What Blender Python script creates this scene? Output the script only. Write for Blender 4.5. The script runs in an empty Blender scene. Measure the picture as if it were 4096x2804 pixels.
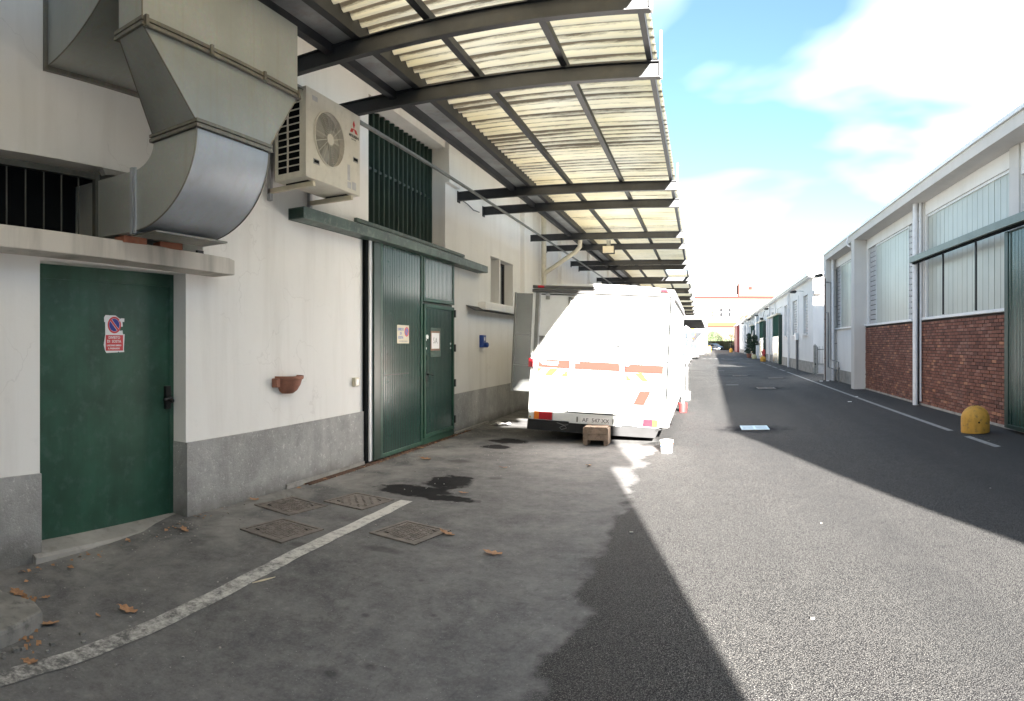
import bpy, bmesh, math, random
from mathutils import Vector, Matrix
R = math.radians
rnd = random.Random(7)
sc = bpy.context.scene
COL = sc.collection

# ------------------------------------------------------------------ camera, world, sun, exposure
F = 2540.0                       # sweep radius of the panorama, in its own units
cam_d = bpy.data.cameras.new('camera')
cam_d.type = 'PANO'
cam_d.panorama_type = 'CENTRAL_CYLINDRICAL'
cam_d.central_cylindrical_range_u_min = -2800 / F
cam_d.central_cylindrical_range_u_max = (4096 - 2800) / F
cam_d.central_cylindrical_range_v_min = -(2804 - 1375) / F
cam_d.central_cylindrical_range_v_max = 1375 / F
cam_d.central_cylindrical_radius = 1.0
cam_d.clip_start = 0.05
cam_d.clip_end = 2000
cam = bpy.data.objects.new('camera', cam_d)
COL.objects.link(cam)
cam.location = (0, 0, 1.5)
cam.rotation_euler = (R(90), 0, 0)
sc.camera = cam

SUN = Vector((0.77, -3.0, 1.0)).normalized()
SUN_EL = math.asin(SUN.z)
SUN_AZ = math.atan2(SUN.x, SUN.y)
world = bpy.data.worlds.new('World')
sc.world = world
world.use_nodes = True
wn = world.node_tree
for n in list(wn.nodes):
    wn.nodes.remove(n)
w_out = wn.nodes.new('ShaderNodeOutputWorld')
w_bg = wn.nodes.new('ShaderNodeBackground')
w_sky = wn.nodes.new('ShaderNodeTexSky')
w_sky.sky_type = 'NISHITA'
w_sky.sun_disc = False
w_sky.sun_elevation = SUN_EL
w_sky.sun_rotation = SUN_AZ
w_sky.air_density = 1.0
w_sky.dust_density = 0.15
w_sky.ozone_density = 1.0
w_tc = wn.nodes.new('ShaderNodeTexCoord')
w_map = wn.nodes.new('ShaderNodeMapping')
w_map.inputs['Scale'].default_value = (1.0, 1.0, 2.6)
w_map.inputs['Location'].default_value = (1.58, 0.4, 0.9)
w_no = wn.nodes.new('ShaderNodeTexNoise')
w_no.inputs['Scale'].default_value = 1.6
w_no.inputs['Detail'].default_value = 4.5
w_no.inputs['Roughness'].default_value = 0.47
w_no.inputs['Distortion'].default_value = 0.35
w_rp = wn.nodes.new('ShaderNodeValToRGB')
w_rp.color_ramp.elements[0].position = 0.46
w_rp.color_ramp.elements[0].color = (0.02, 0.02, 0.02, 1)
w_rp.color_ramp.elements[1].position = 0.92
w_rp.color_ramp.elements[1].color = (0.85, 0.85, 0.85, 1)
w_mix = wn.nodes.new('ShaderNodeMix')
w_mix.data_type = 'RGBA'
w_mix.inputs['B'].default_value = (5.6, 5.7, 5.9, 1)
L = wn.links.new
L(w_tc.outputs['Generated'], w_map.inputs['Vector'])
L(w_map.outputs['Vector'], w_no.inputs['Vector'])
L(w_no.outputs['Fac'], w_rp.inputs['Fac'])
L(w_rp.outputs['Color'], w_mix.inputs['Factor'])
w_sat = wn.nodes.new('ShaderNodeHueSaturation')
w_sat.inputs['Saturation'].default_value = 1.22
w_sat.inputs['Value'].default_value = 0.29
w_sat.inputs['Hue'].default_value = 0.495
L(w_sky.outputs['Color'], w_sat.inputs['Color'])
L(w_sat.outputs['Color'], w_mix.inputs['A'])
L(w_mix.outputs['Result'], w_bg.inputs['Color'])
w_bg.inputs['Strength'].default_value = 0.076
L(w_bg.outputs['Background'], w_out.inputs['Surface'])

sun_d = bpy.data.lights.new('sun', 'SUN')
sun_d.energy = 5.0
sun_d.angle = R(0.55)
sun_d.color = (1.0, 0.955, 0.89)
sun = bpy.data.objects.new('sun', sun_d)
COL.objects.link(sun)
sun.location = (20, -60, 30)
sun.rotation_euler = SUN.to_track_quat('Z', 'Y').to_euler()

sc.view_settings.view_transform = 'Standard'
sc.view_settings.look = 'None'
sc.view_settings.gamma = 1
sc.view_settings.use_curve_mapping = False
sc.view_settings.exposure = 3.78
try:
    sc.cycles.max_bounces = 8
    sc.cycles.diffuse_bounces = 5
    sc.cycles.use_denoising = True
except Exception:
    pass

# ------------------------------------------------------------------ helpers
YAW = 0.0177                     # the right-hand buildings run one degree off the left ones
RF = Matrix.Rotation(-YAW, 4, 'Z')
ID = Matrix.Identity(4)


def smooth(t):
    t = max(0.0, min(1.0, t))
    return t * t * (3 - 2 * t)


def gz(x, y):
    return -0.10 * smooth((4.0 - y) / 2.3) * smooth((0.6 - x) / 2.4)


def gp(x, y):
    """A point on the dipping ground seen along the ray that meets level ground at x, y."""
    k = 1.0
    for _ in range(4):
        k = (1.5 - gz(x * k, y * k)) / 1.5
    return x * k, y * k


class MB:
    def __init__(s):
        s.v, s.f = [], []

    def add(s, vs, fs, m=None):
        o = len(s.v)
        if m is not None:
            vs = [m @ Vector(v) for v in vs]
        s.v += [tuple(v) for v in vs]
        s.f += [tuple(i + o for i in f) for f in fs]
        return s

    def box(s, x0, x1, y0, y1, z0, z1, m=None):
        if x0 > x1: x0, x1 = x1, x0
        if y0 > y1: y0, y1 = y1, y0
        if z0 > z1: z0, z1 = z1, z0
        vs = [(x0, y0, z0), (x1, y0, z0), (x1, y1, z0), (x0, y1, z0), (x0, y0, z1), (x1, y0, z1), (x1, y1, z1), (x0, y1, z1)]
        return s.add(vs, [(3, 2, 1, 0), (4, 5, 6, 7), (0, 1, 5, 4), (1, 2, 6, 5), (2, 3, 7, 6), (3, 0, 4, 7)], m)

    def prism(s, pts, a, b, axis='y', m=None):
        """Polygon pts (in the two other axes, in order) swept from a to b along axis."""
        n = len(pts)
        def mk(p, t):
            return {'x': (t, p[0], p[1]), 'y': (p[0], t, p[1]), 'z': (p[0], p[1], t)}[axis]
        vs = [mk(p, a) for p in pts] + [mk(p, b) for p in pts]
        fs = [tuple(range(n)), tuple(range(2 * n - 1, n - 1, -1))]
        fs += [(i, n + i, n + (i + 1) % n, (i + 1) % n) for i in range(n)]
        return s.add(vs, fs, m)

    def tube(s, pts, r, n=10, cap=True):
        pts = [Vector(p) for p in pts]
        rs = r if isinstance(r, (list, tuple)) else [r] * len(pts)
        o = len(s.v)
        prev = None
        for i, p in enumerate(pts):
            d = (pts[min(i + 1, len(pts) - 1)] - pts[max(i - 1, 0)]).normalized()
            if prev is None:
                up = Vector((0, 0, 1)) if abs(d.z) < 0.9 else Vector((1, 0, 0))
                a = d.cross(up).normalized()
            else:
                a = (prev - d * prev.dot(d)).normalized()
            prev = a
            b = d.cross(a)
            for k in range(n):
                t = 2 * math.pi * k / n
                s.v.append(tuple(p + (a * math.cos(t) + b * math.sin(t)) * rs[i]))
        for i in range(len(pts) - 1):
            for k in range(n):
                k2 = (k + 1) % n
                s.f.append((o + i * n + k, o + i * n + k2, o + (i + 1) * n + k2, o + (i + 1) * n + k))
        if cap:
            s.f.append(tuple(o + k for k in range(n - 1, -1, -1)))
            s.f.append(tuple(o + (len(pts) - 1) * n + k for k in range(n)))
        return s

    def lathe(s, prof, n=24, m=None, c=(0, 0, 0)):
        vs, fs = [], []
        for r, z in prof:
            for k in range(n):
                t = 2 * math.pi * k / n
                vs.append((c[0] + r * math.cos(t), c[1] + r * math.sin(t), c[2] + z))
        for i in range(len(prof) - 1):
            for k in range(n):
                k2 = (k + 1) % n
                fs.append((i * n + k, i * n + k2, (i + 1) * n + k2, (i + 1) * n + k))
        fs.append(tuple(range(n - 1, -1, -1)))
        fs.append(tuple((len(prof) - 1) * n + k for k in range(n)))
        return s.add(vs, fs, m)

    def mesh(s, name, off=(0, 0, 0), fm=ID):
        me = bpy.data.meshes.new(name)
        o = Vector(off)
        me.from_pydata([tuple(Vector(v) - o) for v in s.v], [], s.f)
        me.update()
        return me


def link(name, me, mat, parent=None, sm=None, bev=0):
    o = bpy.data.objects.new(name, me)
    COL.objects.link(o)
    if mat is not None and not me.materials:
        me.materials.append(mat)
    if parent is not None:
        o.parent = parent
    if sm:
        me.polygons.foreach_set('use_smooth', [True] * len(me.polygons))
        me.update()
        try:
            me.set_sharp_from_angle(angle=R(sm if sm is not True else 40))
        except Exception:
            pass
    if bev:
        b = o.modifiers.new('edge', 'BEVEL')
        b.width = bev
        b.segments = 2
        b.limit_method = 'ANGLE'
    return o


class Thing:
    """An Empty at the thing's base; parts are given in the street's (or the right row's) coordinates."""
    def __init__(s, name, label, cat, base=(0, 0, 0), fm=ID, group=None, kind=None):
        s.base = Vector(base)
        s.fm = fm
        e = bpy.data.objects.new(name, None)
        e.empty_display_size = 0.2
        COL.objects.link(e)
        e.matrix_world = fm @ Matrix.Translation(s.base)
        e['label'] = label
        e['category'] = cat
        if group: e['group'] = group
        if kind: e['kind'] = kind
        s.e = e

    def part(s, name, mb, mat, parent=None, sm=None, bev=0, label=None, stuff=False):
        o = link(name, mb.mesh(name, s.base), mat, parent or s.e, sm, bev)
        if label: o['label'] = label
        if stuff: o['kind'] = 'stuff'
        return o

    def shared(s, name, me, mat, loc, parent=None, rot=None):
        o = link(name, me, mat, parent or s.e)
        o.location = Vector(loc) - s.base
        if rot: o.rotation_euler = rot
        return o

    def text(s, body, size, mat, m, parent=None, name='lettering', align='CENTER', ext=0.0008, sx=1.0, bold=0.0):
        cu = bpy.data.curves.new('t', 'FONT')
        cu.body = body
        cu.size = size
        cu.align_x = align
        cu.align_y = 'CENTER'
        cu.extrude = ext
        cu.offset = bold
        cu.resolution_u = 2
        t = bpy.data.objects.new('t', cu)
        COL.objects.link(t)
        bpy.context.view_layer.update()
        me = bpy.data.meshes.new_from_object(t)
        bpy.data.objects.remove(t)
        me.transform(Matrix.Translation(-s.base) @ m @ Matrix.Diagonal((sx, 1, 1, 1)))
        me.materials.clear()
        return link(name, me, mat, parent or s.e)


def solo(name, label, cat, mb, mat, base, fm=ID, group=None, kind=None, sm=None, bev=0):
    o = link(name, mb.mesh(name, base), mat, None, sm, bev)
    o.matrix_world = fm @ Matrix.Translation(Vector(base))
    if label: o['label'] = label
    if cat: o['category'] = cat
    if group: o['group'] = group
    if kind: o['kind'] = kind
    return o


def copy_tree(src, loc, rotz=None, label=None):
    def cp(o, par):
        c = o.copy()
        COL.objects.link(c)
        if par is not None:
            c.parent = par
            c.matrix_parent_inverse = o.matrix_parent_inverse.copy()
        for ch in list(o.children):
            cp(ch, c)
        return c
    c = cp(src, None)
    c.location = loc
    if rotz is not None: c.rotation_euler.z = rotz
    if label: c['label'] = label
    return c


def wall_mesh(a0, a1, z0, z1, holes, X, depth, back=True, xdir=-1):
    """A wall face on the plane x = X, along y from a0 to a1, with reveals running xdir*depth into it."""
    mb = MB()
    ys = sorted({a0, a1} | {h[0] for h in holes} | {h[1] for h in holes})
    zs = sorted({z0, z1} | {h[2] for h in holes} | {h[3] for h in holes})
    ys = [y for y in ys if a0 <= y <= a1]
    zs = [z for z in zs if z0 <= z <= z1]
    for i in range(len(ys) - 1):
        for j in range(len(zs) - 1):
            cy, cz = (ys[i] + ys[i + 1]) / 2, (zs[j] + zs[j + 1]) / 2
            if any(h[0] < cy < h[1] and h[2] < cz < h[3] for h in holes):
                continue
            mb.add([(X, ys[i], zs[j]), (X, ys[i + 1], zs[j]), (X, ys[i + 1], zs[j + 1]), (X, ys[i], zs[j + 1])], [(0, 1, 2, 3)])
    for h in holes:
        d = (h[4] if len(h) > 4 else depth) * xdir
        y0, y1, q0, q1 = h[:4]
        mb.add([(X, y0, q0), (X, y1, q0), (X, y1, q1), (X, y0, q1), (X + d, y0, q0), (X + d, y1, q0), (X + d, y1, q1), (X + d, y0, q1)],
               [(0, 1, 5, 4), (1, 2, 6, 5), (2, 3, 7, 6), (3, 0, 4, 7)])
    return mb


# ------------------------------------------------------------------ materials
def new_mat(name):
    m = bpy.data.materials.new(name)
    m.use_nodes = True
    return m, m.node_tree, m.node_tree.nodes['Principled BSDF']


def nd(nt, t, **kw):
    n = nt.nodes.new(t)
    for k, v in kw.items():
        if hasattr(n, k) and not k[0].isupper():
            setattr(n, k, v)
        else:
            n.inputs[k.replace('_', ' ')].default_value = v
    return n


def ln(nt, a, b):
    nt.links.new(a, b)


def math_n(nt, op, a, b=None, clamp=False):
    n = nt.nodes.new('ShaderNodeMath')
    n.operation = op
    n.use_clamp = clamp
    for i, v in enumerate((a, b)):
        if v is None: continue
        if isinstance(v, (int, float)): n.inputs[i].default_value = v
        else: nt.links.new(v, n.inputs[i])
    return n.outputs[0]


def noise(nt, vec, scale, detail=4, rough=0.55, dist=0.0, sc3=None):
    if sc3 is not None:
        mp = nt.nodes.new('ShaderNodeMapping')
        mp.inputs['Scale'].default_value = sc3
        nt.links.new(vec, mp.inputs['Vector'])
        vec = mp.outputs['Vector']
    n = nt.nodes.new('ShaderNodeTexNoise')
    n.inputs['Scale'].default_value = scale
    n.inputs['Detail'].default_value = detail
    n.inputs['Roughness'].default_value = rough
    n.inputs['Distortion'].default_value = dist
    nt.links.new(vec, n.inputs['Vector'])
    return n.outputs['Fac']


def ramp(nt, fac, p0, p1, c0=(0, 0, 0, 1), c1=(1, 1, 1, 1)):
    n = nt.nodes.new('ShaderNodeValToRGB')
    e = n.color_ramp.elements
    e[0].position, e[1].position = p0, p1
    e[0].color, e[1].color = c0, c1
    nt.links.new(fac, n.inputs['Fac'])
    return n.outputs['Color']


def mixc(nt, fac, a, b, mode='MIX'):
    n = nt.nodes.new('ShaderNodeMix')
    n.data_type = 'RGBA'
    n.blend_type = mode
    for k, v in (('Factor', fac), ('A', a), ('B', b)):
        s = [i for i in n.inputs if i.name == k and (i.type == ('VALUE' if k == 'Factor' else 'RGBA'))][0]
        if isinstance(v, (int, float)): s.default_value = v
        elif isinstance(v, tuple): s.default_value = v if len(v) == 4 else (*v, 1)
        else: nt.links.new(v, s)
    return [o for o in n.outputs if o.type == 'RGBA'][0]


def pos(nt):
    return nt.nodes.new('ShaderNodeNewGeometry').outputs['Position']


def xyz(nt, v):
    s = nt.nodes.new('ShaderNodeSeparateXYZ')
    nt.links.new(v, s.inputs[0])
    return s.outputs


def bump(nt, b, h, strength=0.3, dist=0.01):
    n = nt.nodes.new('ShaderNodeBump')
    n.inputs['Strength'].default_value = strength
    n.inputs['Distance'].default_value = dist
    nt.links.new(h, n.inputs['Height'])
    nt.links.new(n.outputs['Normal'], b.inputs['Normal'])


def simple(name, c, rough=0.5, metal=0.0, var=0.12, scale=6.0, dirt=None, spec=0.5, bmp=0.0, bscale=60, streak=0.0):
    m, nt, b = new_mat(name)
    p = pos(nt)
    n1 = noise(nt, p, scale, 5)
    lo = tuple(max(0, x * (1 - var)) for x in c)
    hi = tuple(min(1, x * (1 + var)) for x in c)
    col = mixc(nt, ramp(nt, n1, 0.3, 0.7), lo, hi)
    if dirt:
        d = noise(nt, p, scale * 2.7, 8, 0.65)
        col = mixc(nt, math_n(nt, 'MULTIPLY', ramp(nt, d, 0.52, 0.7), dirt[1]), col, dirt[0])
    if streak:
        s = noise(nt, p, 5.0, 4, 0.6, sc3=(3.0, 3.0, 0.18))
        col = mixc(nt, math_n(nt, 'MULTIPLY', ramp(nt, s, 0.5, 0.75), streak), col, tuple(x * 0.45 for x in c))
    ln(nt, col, b.inputs['Base Color'])
    b.inputs['Roughness'].default_value = rough
    b.inputs['Metallic'].default_value = metal
    b.inputs['Specular IOR Level'].default_value = spec
    if bmp:
        bump(nt, b, noise(nt, p, bscale, 6), bmp, 0.004)
    return m


def mat_asphalt():
    m, nt, b = new_mat('asphalt')
    p = pos(nt)
    X, Y, Z = xyz(nt, p)
    big = noise(nt, p, 0.55, 5, 0.6)
    mid = noise(nt, p, 3.5, 6, 0.6)
    fine = noise(nt, p, 55, 3, 0.7)
    grit = nd(nt, 'ShaderNodeTexVoronoi', Scale=125.0)
    ln(nt, p, grit.inputs['Vector'])
    # the old left-hand surface
    old = mixc(nt, ramp(nt, mid, 0.3, 0.72), (0.070, 0.070, 0.074, 1), (0.150, 0.148, 0.146, 1))
    old = mixc(nt, math_n(nt, 'MULTIPLY', ramp(nt, fine, 0.4, 0.75), 0.5), old, (0.185, 0.183, 0.18, 1), 'MIX')
    mott = noise(nt, p, 13, 7, 0.75)
    old = mixc(nt, math_n(nt, 'MULTIPLY', ramp(nt, mott, 0.36, 0.50, (1, 1, 1, 1), (0, 0, 0, 1)), 0.5), old, (0.055, 0.054, 0.054, 1))
    old = mixc(nt, math_n(nt, 'MULTIPLY', ramp(nt, mott, 0.56, 0.70), 0.5), old, (0.23, 0.228, 0.22, 1))
    old = mixc(nt, ramp(nt, noise(nt, p, 95, 2, 0.7), 0.70, 0.75), old, (0.42, 0.41, 0.39, 1))
    dust = noise(nt, p, 1.6, 7, 0.65, 0.4)
    # dust settles along the wall side
    wallside = math_n(nt, 'MULTIPLY', math_n(nt, 'SUBTRACT', -2.7, X, True), 1.0, True)
    dd = math_n(nt, 'MULTIPLY', ramp(nt, dust, 0.4, 0.68), math_n(nt, 'ADD', math_n(nt, 'MULTIPLY', wallside, 0.75), 0.18), True)
    old = mixc(nt, dd, old, (0.29, 0.285, 0.27, 1))
    # the newer coarse surface
    gr = ramp(nt, grit.outputs['Distance'], 0.1, 0.62)
    new = mixc(nt, gr, (0.118, 0.115, 0.110, 1), (0.013, 0.013, 0.014, 1))
    new = mixc(nt, ramp(nt, noise(nt, p, 170, 2, 0.8), 0.60, 0.68), new, (0.40, 0.38, 0.35, 1))
    wear = noise(nt, p, 0.8, 2, 0.5, 0.1, sc3=(1.6, 0.16, 1))
    new = mixc(nt, math_n(nt, 'MULTIPLY', ramp(nt, wear, 0.35, 0.8), 0.25), new, mixc(nt, gr, (0.165, 0.16, 0.153, 1), (0.042, 0.041, 0.040, 1)))
    lane = noise(nt, p, 1.0, 3, 0.5, 0.2, sc3=(1.1, 0.08, 1))
    new = mixc(nt, math_n(nt, 'MULTIPLY', ramp(nt, lane, 0.42, 0.62), 0.38), new, (0.03, 0.03, 0.031, 1))
    new = mixc(nt, math_n(nt, 'MULTIPLY', ramp(nt, mid, 0.50, 0.72), 0.07), new, (0.15, 0.145, 0.135, 1))
    # repaired seam between them, jagged
    j1 = math_n(nt, 'MULTIPLY', math_n(nt, 'SUBTRACT', noise(nt, p, 1.3, 5, 0.62), 0.5), 0.9)
    e = math_n(nt, 'ADD', X, j1)
    fac = math_n(nt, 'MULTIPLY', math_n(nt, 'ADD', e, 0.76), 12.0, True)
    # far off along the street the coarse surface is ground smooth by traffic
    col = mixc(nt, fac, old, new)
    # puddle and oil marks, each at its own place
    blobs = [(-2.85, 5.86, 0.42, 0.24), (-2.66, 6.35, 0.26, 0.36), (-2.42, 5.68, 0.36, 0.12), (-2.98, 7.55, 0.17, 0.16), (-2.88, 9.35, 0.30, 0.26),
             (-2.92, 8.75, 0.22, 0.2), (-2.24, 4.06, 0.17, 0.07), (-2.80, 3.84, 0.10, 0.07), (-1.66, 2.53, 0.05, 0.04),
             (-1.52, 2.66, 0.045, 0.04), (-1.72, 3.66, 0.03, 0.03), (-2.25, 6.7, 0.12, 0.09), (-1.8, 3.1, 0.028, 0.03), (-1.45, 3.25, 0.03, 0.025),
             (0.95, 11.1, 0.75, 0.6), (2.3, 21.2, 1.0, 1.2), (1.8, 29.6, 1.1, 1.2), (3.3, 27.4, 0.8, 1.0)]
    wob = math_n(nt, 'MULTIPLY', math_n(nt, 'SUBTRACT', noise(nt, p, 4.5, 4, 0.55), 0.5), 1.5)
    tot = None
    for bx, by, rx, ry in blobs:
        dx = math_n(nt, 'DIVIDE', math_n(nt, 'SUBTRACT', X, bx), rx)
        dy = math_n(nt, 'DIVIDE', math_n(nt, 'SUBTRACT', Y, by), ry)
        d = math_n(nt, 'SQRT', math_n(nt, 'ADD', math_n(nt, 'MULTIPLY', dx, dx), math_n(nt, 'MULTIPLY', dy, dy)))
        v = math_n(nt, 'MULTIPLY', math_n(nt, 'SUBTRACT', 1.05, math_n(nt, 'ADD', d, wob)), 5.0 if 0.2 < rx < 0.5 else 1.5, True)
        if rx < 0.2: v = math_n(nt, 'MULTIPLY', v, 0.55 if rx > .06 else 0.45)
        tot = v if tot is None else math_n(nt, 'MAXIMUM', tot, v)
    col = mixc(nt, math_n(nt, 'MULTIPLY', tot, 0.88), col, (0.012, 0.012, 0.013, 1))
    # long faint patch joints
    crack = nd(nt, 'ShaderNodeTexVoronoi', Scale=0.42, feature='DISTANCE_TO_EDGE')
    mp = nd(nt, 'ShaderNodeMapping')
    ln(nt, p, mp.inputs['Vector'])
    dv = nt.nodes.new('ShaderNodeVectorMath'); dv.operation = 'ADD'
    nz = nd(nt, 'ShaderNodeTexNoise', Scale=2.5, Detail=5.0)
    ln(nt, p, nz.inputs['Vector'])
    ln(nt, mp.outputs['Vector'], dv.inputs[0]); ln(nt, nz.outputs['Color'], dv.inputs[1])
    ln(nt, dv.outputs[0], crack.inputs['Vector'])
    cf = ramp(nt, crack.outputs['Distance'], 0.0, 0.0045, (1, 1, 1, 1), (0, 0, 0, 1))
    col = mixc(nt, math_n(nt, 'MULTIPLY', cf, 0.22), col, (0.02, 0.02, 0.02, 1))
    ln(nt, col, b.inputs['Base Color'])
    rr = math_n(nt, 'SUBTRACT', 0.86, math_n(nt, 'MULTIPLY', tot, 0.2))
    far = math_n(nt, 'MULTIPLY', math_n(nt, 'MULTIPLY', math_n(nt, 'SUBTRACT', Y, 12.0), 0.03, True), ramp(nt, big, 0.35, 0.6))
    rr = math_n(nt, 'SUBTRACT', rr, math_n(nt, 'MULTIPLY', far, 0.22))
    ln(nt, rr, b.inputs['Roughness'])
    ln(nt, math_n(nt, 'SUBTRACT', 0.20, math_n(nt, 'MULTIPLY', tot, 0.19)), b.inputs['Specular IOR Level'])
    hmix = math_n(nt, 'ADD', math_n(nt, 'MULTIPLY', fine, 0.6), math_n(nt, 'MULTIPLY', grit.outputs['Distance'], math_n(nt, 'MULTIPLY', fac, 1.6)))
    bump(nt, b, hmix, 0.42, 0.005)
    return m


def mat_plaster(name, c, grime=(0.30, 0.27, 0.22), amt=0.35, plinth=None):
    """Painted render; with plinth, the cement roughcast dado is a separate mesh."""
    m, nt, b = new_mat(name)
    p = pos(nt)
    n1 = noise(nt, p, 0.9, 5, 0.6)
    n2 = noise(nt, p, 7, 8, 0.65)
    st = noise(nt, p, 3.2, 6, 0.6, 0.2, sc3=(1.2, 1.2, 0.12))
    col = mixc(nt, ramp(nt, n1, 0.3, 0.7), tuple(x * 0.93 for x in c), c)
    col = mixc(nt, math_n(nt, 'MULTIPLY', ramp(nt, st, 0.48, 0.78), amt), col, grime)
    col = mixc(nt, math_n(nt, 'MULTIPLY', ramp(nt, n2, 0.60, 0.75), 0.22), col, tuple(x * 0.72 for x in c))
    ck = nd(nt, 'ShaderNodeTexVoronoi', Scale=0.55, feature='DISTANCE_TO_EDGE')
    dv = nt.nodes.new('ShaderNodeVectorMath'); dv.operation = 'ADD'
    nz = nd(nt, 'ShaderNodeTexNoise', Scale=1.6, Detail=6.0)
    ln(nt, p, nz.inputs['Vector']); ln(nt, p, dv.inputs[0]); ln(nt, nz.outputs['Color'], dv.inputs[1])
    ln(nt, dv.outputs[0], ck.inputs['Vector'])
    cf = ramp(nt, ck.outputs['Distance'], 0.0, 0.0022, (1, 1, 1, 1), (0, 0, 0, 1))
    gate = ramp(nt, noise(nt, p, 0.8, 2), 0.52, 0.56)
    col = mixc(nt, math_n(nt, 'MULTIPLY', math_n(nt, 'MULTIPLY', cf, gate), 0.16), col, (0.3, 0.28, 0.25, 1))
    ln(nt, col, b.inputs['Base Color'])
    b.inputs['Roughness'].default_value = 0.88
    b.inputs['Specular IOR Level'].default_value = 0.25
    bump(nt, b, math_n(nt, 'ADD', noise(nt, p, 35, 6, 0.7), math_n(nt, 'MULTIPLY', n2, 1.5)), 0.22, 0.004)
    return m


def mat_roughcast(name, c):
    m, nt, b = new_mat(name)
    p = pos(nt)
    X, Y, Z = xyz(nt, p)
    n1 = noise(nt, p, 1.8, 5, 0.6)
    n2 = noise(nt, p, 26, 7, 0.75)
    st = noise(nt, p, 2.6, 5, 0.6, sc3=(1, 1, 0.15))
    col = mixc(nt, ramp(nt, n1, 0.3, 0.72), tuple(x * 0.7 for x in c), tuple(x * 1.2 for x in c))
    n3 = noise(nt, p, 8, 7, 0.7)
    col = mixc(nt, math_n(nt, 'MULTIPLY', ramp(nt, n3, 0.36, 0.52, (1, 1, 1, 1), (0, 0, 0, 1)), 0.4), col, tuple(x * 0.5 for x in c))
    col = mixc(nt, math_n(nt, 'MULTIPLY', ramp(nt, st, 0.5, 0.62), 0.45), col, tuple(x * 0.55 for x in c))
    col = mixc(nt, math_n(nt, 'MULTIPLY', ramp(nt, n2, 0.40, 0.34), 0.45), col, tuple(x * 0.3 for x in c))
    # splash dirt at the foot of the wall
    low = math_n(nt, 'MULTIPLY', math_n(nt, 'SUBTRACT', 0.26, math_n(nt, 'ADD', Z, math_n(nt, 'MULTIPLY', noise(nt, p, 5, 5), 0.2))), 6.0, True)
    col = mixc(nt, math_n(nt, 'MULTIPLY', low, 0.6), col, (0.09, 0.085, 0.075, 1))
    ln(nt, col, b.inputs['Base Color'])
    b.inputs['Roughness'].default_value = 0.95
    b.inputs['Specular IOR Level'].default_value = 0.2
    bump(nt, b, n2, 0.9, 0.016)
    return m


def mat_sheet(name, clear, dirtc):
    """Aged translucent corrugated roofing: light passes, grime lies in the troughs."""
    m, nt, b = new_mat(name)
    for n in list(nt.nodes):
        if n.type != 'OUTPUT_MATERIAL': nt.nodes.remove(n)
    out = [n for n in nt.nodes if n.type == 'OUTPUT_MATERIAL'][0]
    tc = nt.nodes.new('ShaderNodeTexCoord')
    p = pos(nt)
    X, Y, Z = xyz(nt, p)
    ph = math_n(nt, 'MULTIPLY', Y, 2 * math.pi / 0.146)
    wv = math_n(nt, 'ADD', math_n(nt, 'MULTIPLY', math_n(nt, 'COSINE', ph), 0.5), 0.5)
    wide = noise(nt, p, 1.0, 5, 0.6, 0, sc3=(0.25, 4.6, 1))
    spk = noise(nt, p, 28, 6, 0.8, 0.2, sc3=(0.16, 1.5, 1))
    d = math_n(nt, 'ADD', math_n(nt, 'MULTIPLY', wv, 0.80), math_n(nt, 'MULTIPLY', math_n(nt, 'SUBTRACT', wide, 0.5), 1.9))
    d = math_n(nt, 'ADD', d, math_n(nt, 'MULTIPLY', math_n(nt, 'SUBTRACT', spk, 0.5), 0.85))
    dirt = ramp(nt, d, 0.27, 0.56)
    dirt = math_n(nt, 'MULTIPLY', dirt, 0.97)
    tint = mixc(nt, ramp(nt, noise(nt, p, 0.7, 3), 0.35, 0.65), clear, (clear[0] * 0.93, clear[1] * 0.9, clear[2] * 0.78, 1))
    col = mixc(nt, dirt, tint, dirtc)
    tr = nt.nodes.new('ShaderNodeBsdfTranslucent')
    df = nt.nodes.new('ShaderNodeBsdfDiffuse')
    ln(nt, col, tr.inputs['Color']); ln(nt, col, df.inputs['Color'])
    mx = nt.nodes.new('ShaderNodeMixShader')
    mx.inputs['Fac'].default_value = 0.28
    ln(nt, tr.outputs[0], mx.inputs[1]); ln(nt, df.outputs[0], mx.inputs[2])
    ln(nt, mx.outputs[0], out.inputs['Surface'])
    return m


def mat_brick():
    m, nt, b = new_mat('red_brick')
    oi = nt.nodes.new('ShaderNodeObjectInfo')
    ge = nt.nodes.new('ShaderNodeNewGeometry')
    r = math_n(nt, 'FRACT', math_n(nt, 'ADD', math_n(nt, 'MULTIPLY', oi.outputs['Random'], 7.31), ge.outputs['Random Per Island']))
    rp = nt.nodes.new('ShaderNodeValToRGB')
    e = rp.color_ramp.elements
    e[0].position, e[0].color = 0.0, (0.125, 0.052, 0.038, 1)
    e[1].position, e[1].color = 1.0, (0.42, 0.19, 0.105, 1)
    k = e.new(0.35); k.color = (0.20, 0.080, 0.055, 1)
    k = e.new(0.75); k.color = (0.24, 0.10, 0.066, 1)
    k = e.new(0.9); k.color = (0.26, 0.13, 0.10, 1)
    ln(nt, r, rp.inputs['Fac'])
    p = ge.outputs['Position']
    n1 = noise(nt, p, 40, 6, 0.7)
    col = mixc(nt, math_n(nt, 'MULTIPLY', ramp(nt, n1, 0.42, 0.7), 0.55), rp.outputs['Color'], (0.10, 0.045, 0.032, 1))
    bloom = noise(nt, p, 1.3, 6, 0.6)
    col = mixc(nt, math_n(nt, 'MULTIPLY', ramp(nt, bloom, 0.55, 0.75), 0.25), col, (0.34, 0.24, 0.2, 1))
    ln(nt, col, b.inputs['Base Color'])
    b.inputs['Roughness'].default_value = 0.9
    bump(nt, b, n1, 0.5, 0.004)
    return m


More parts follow.
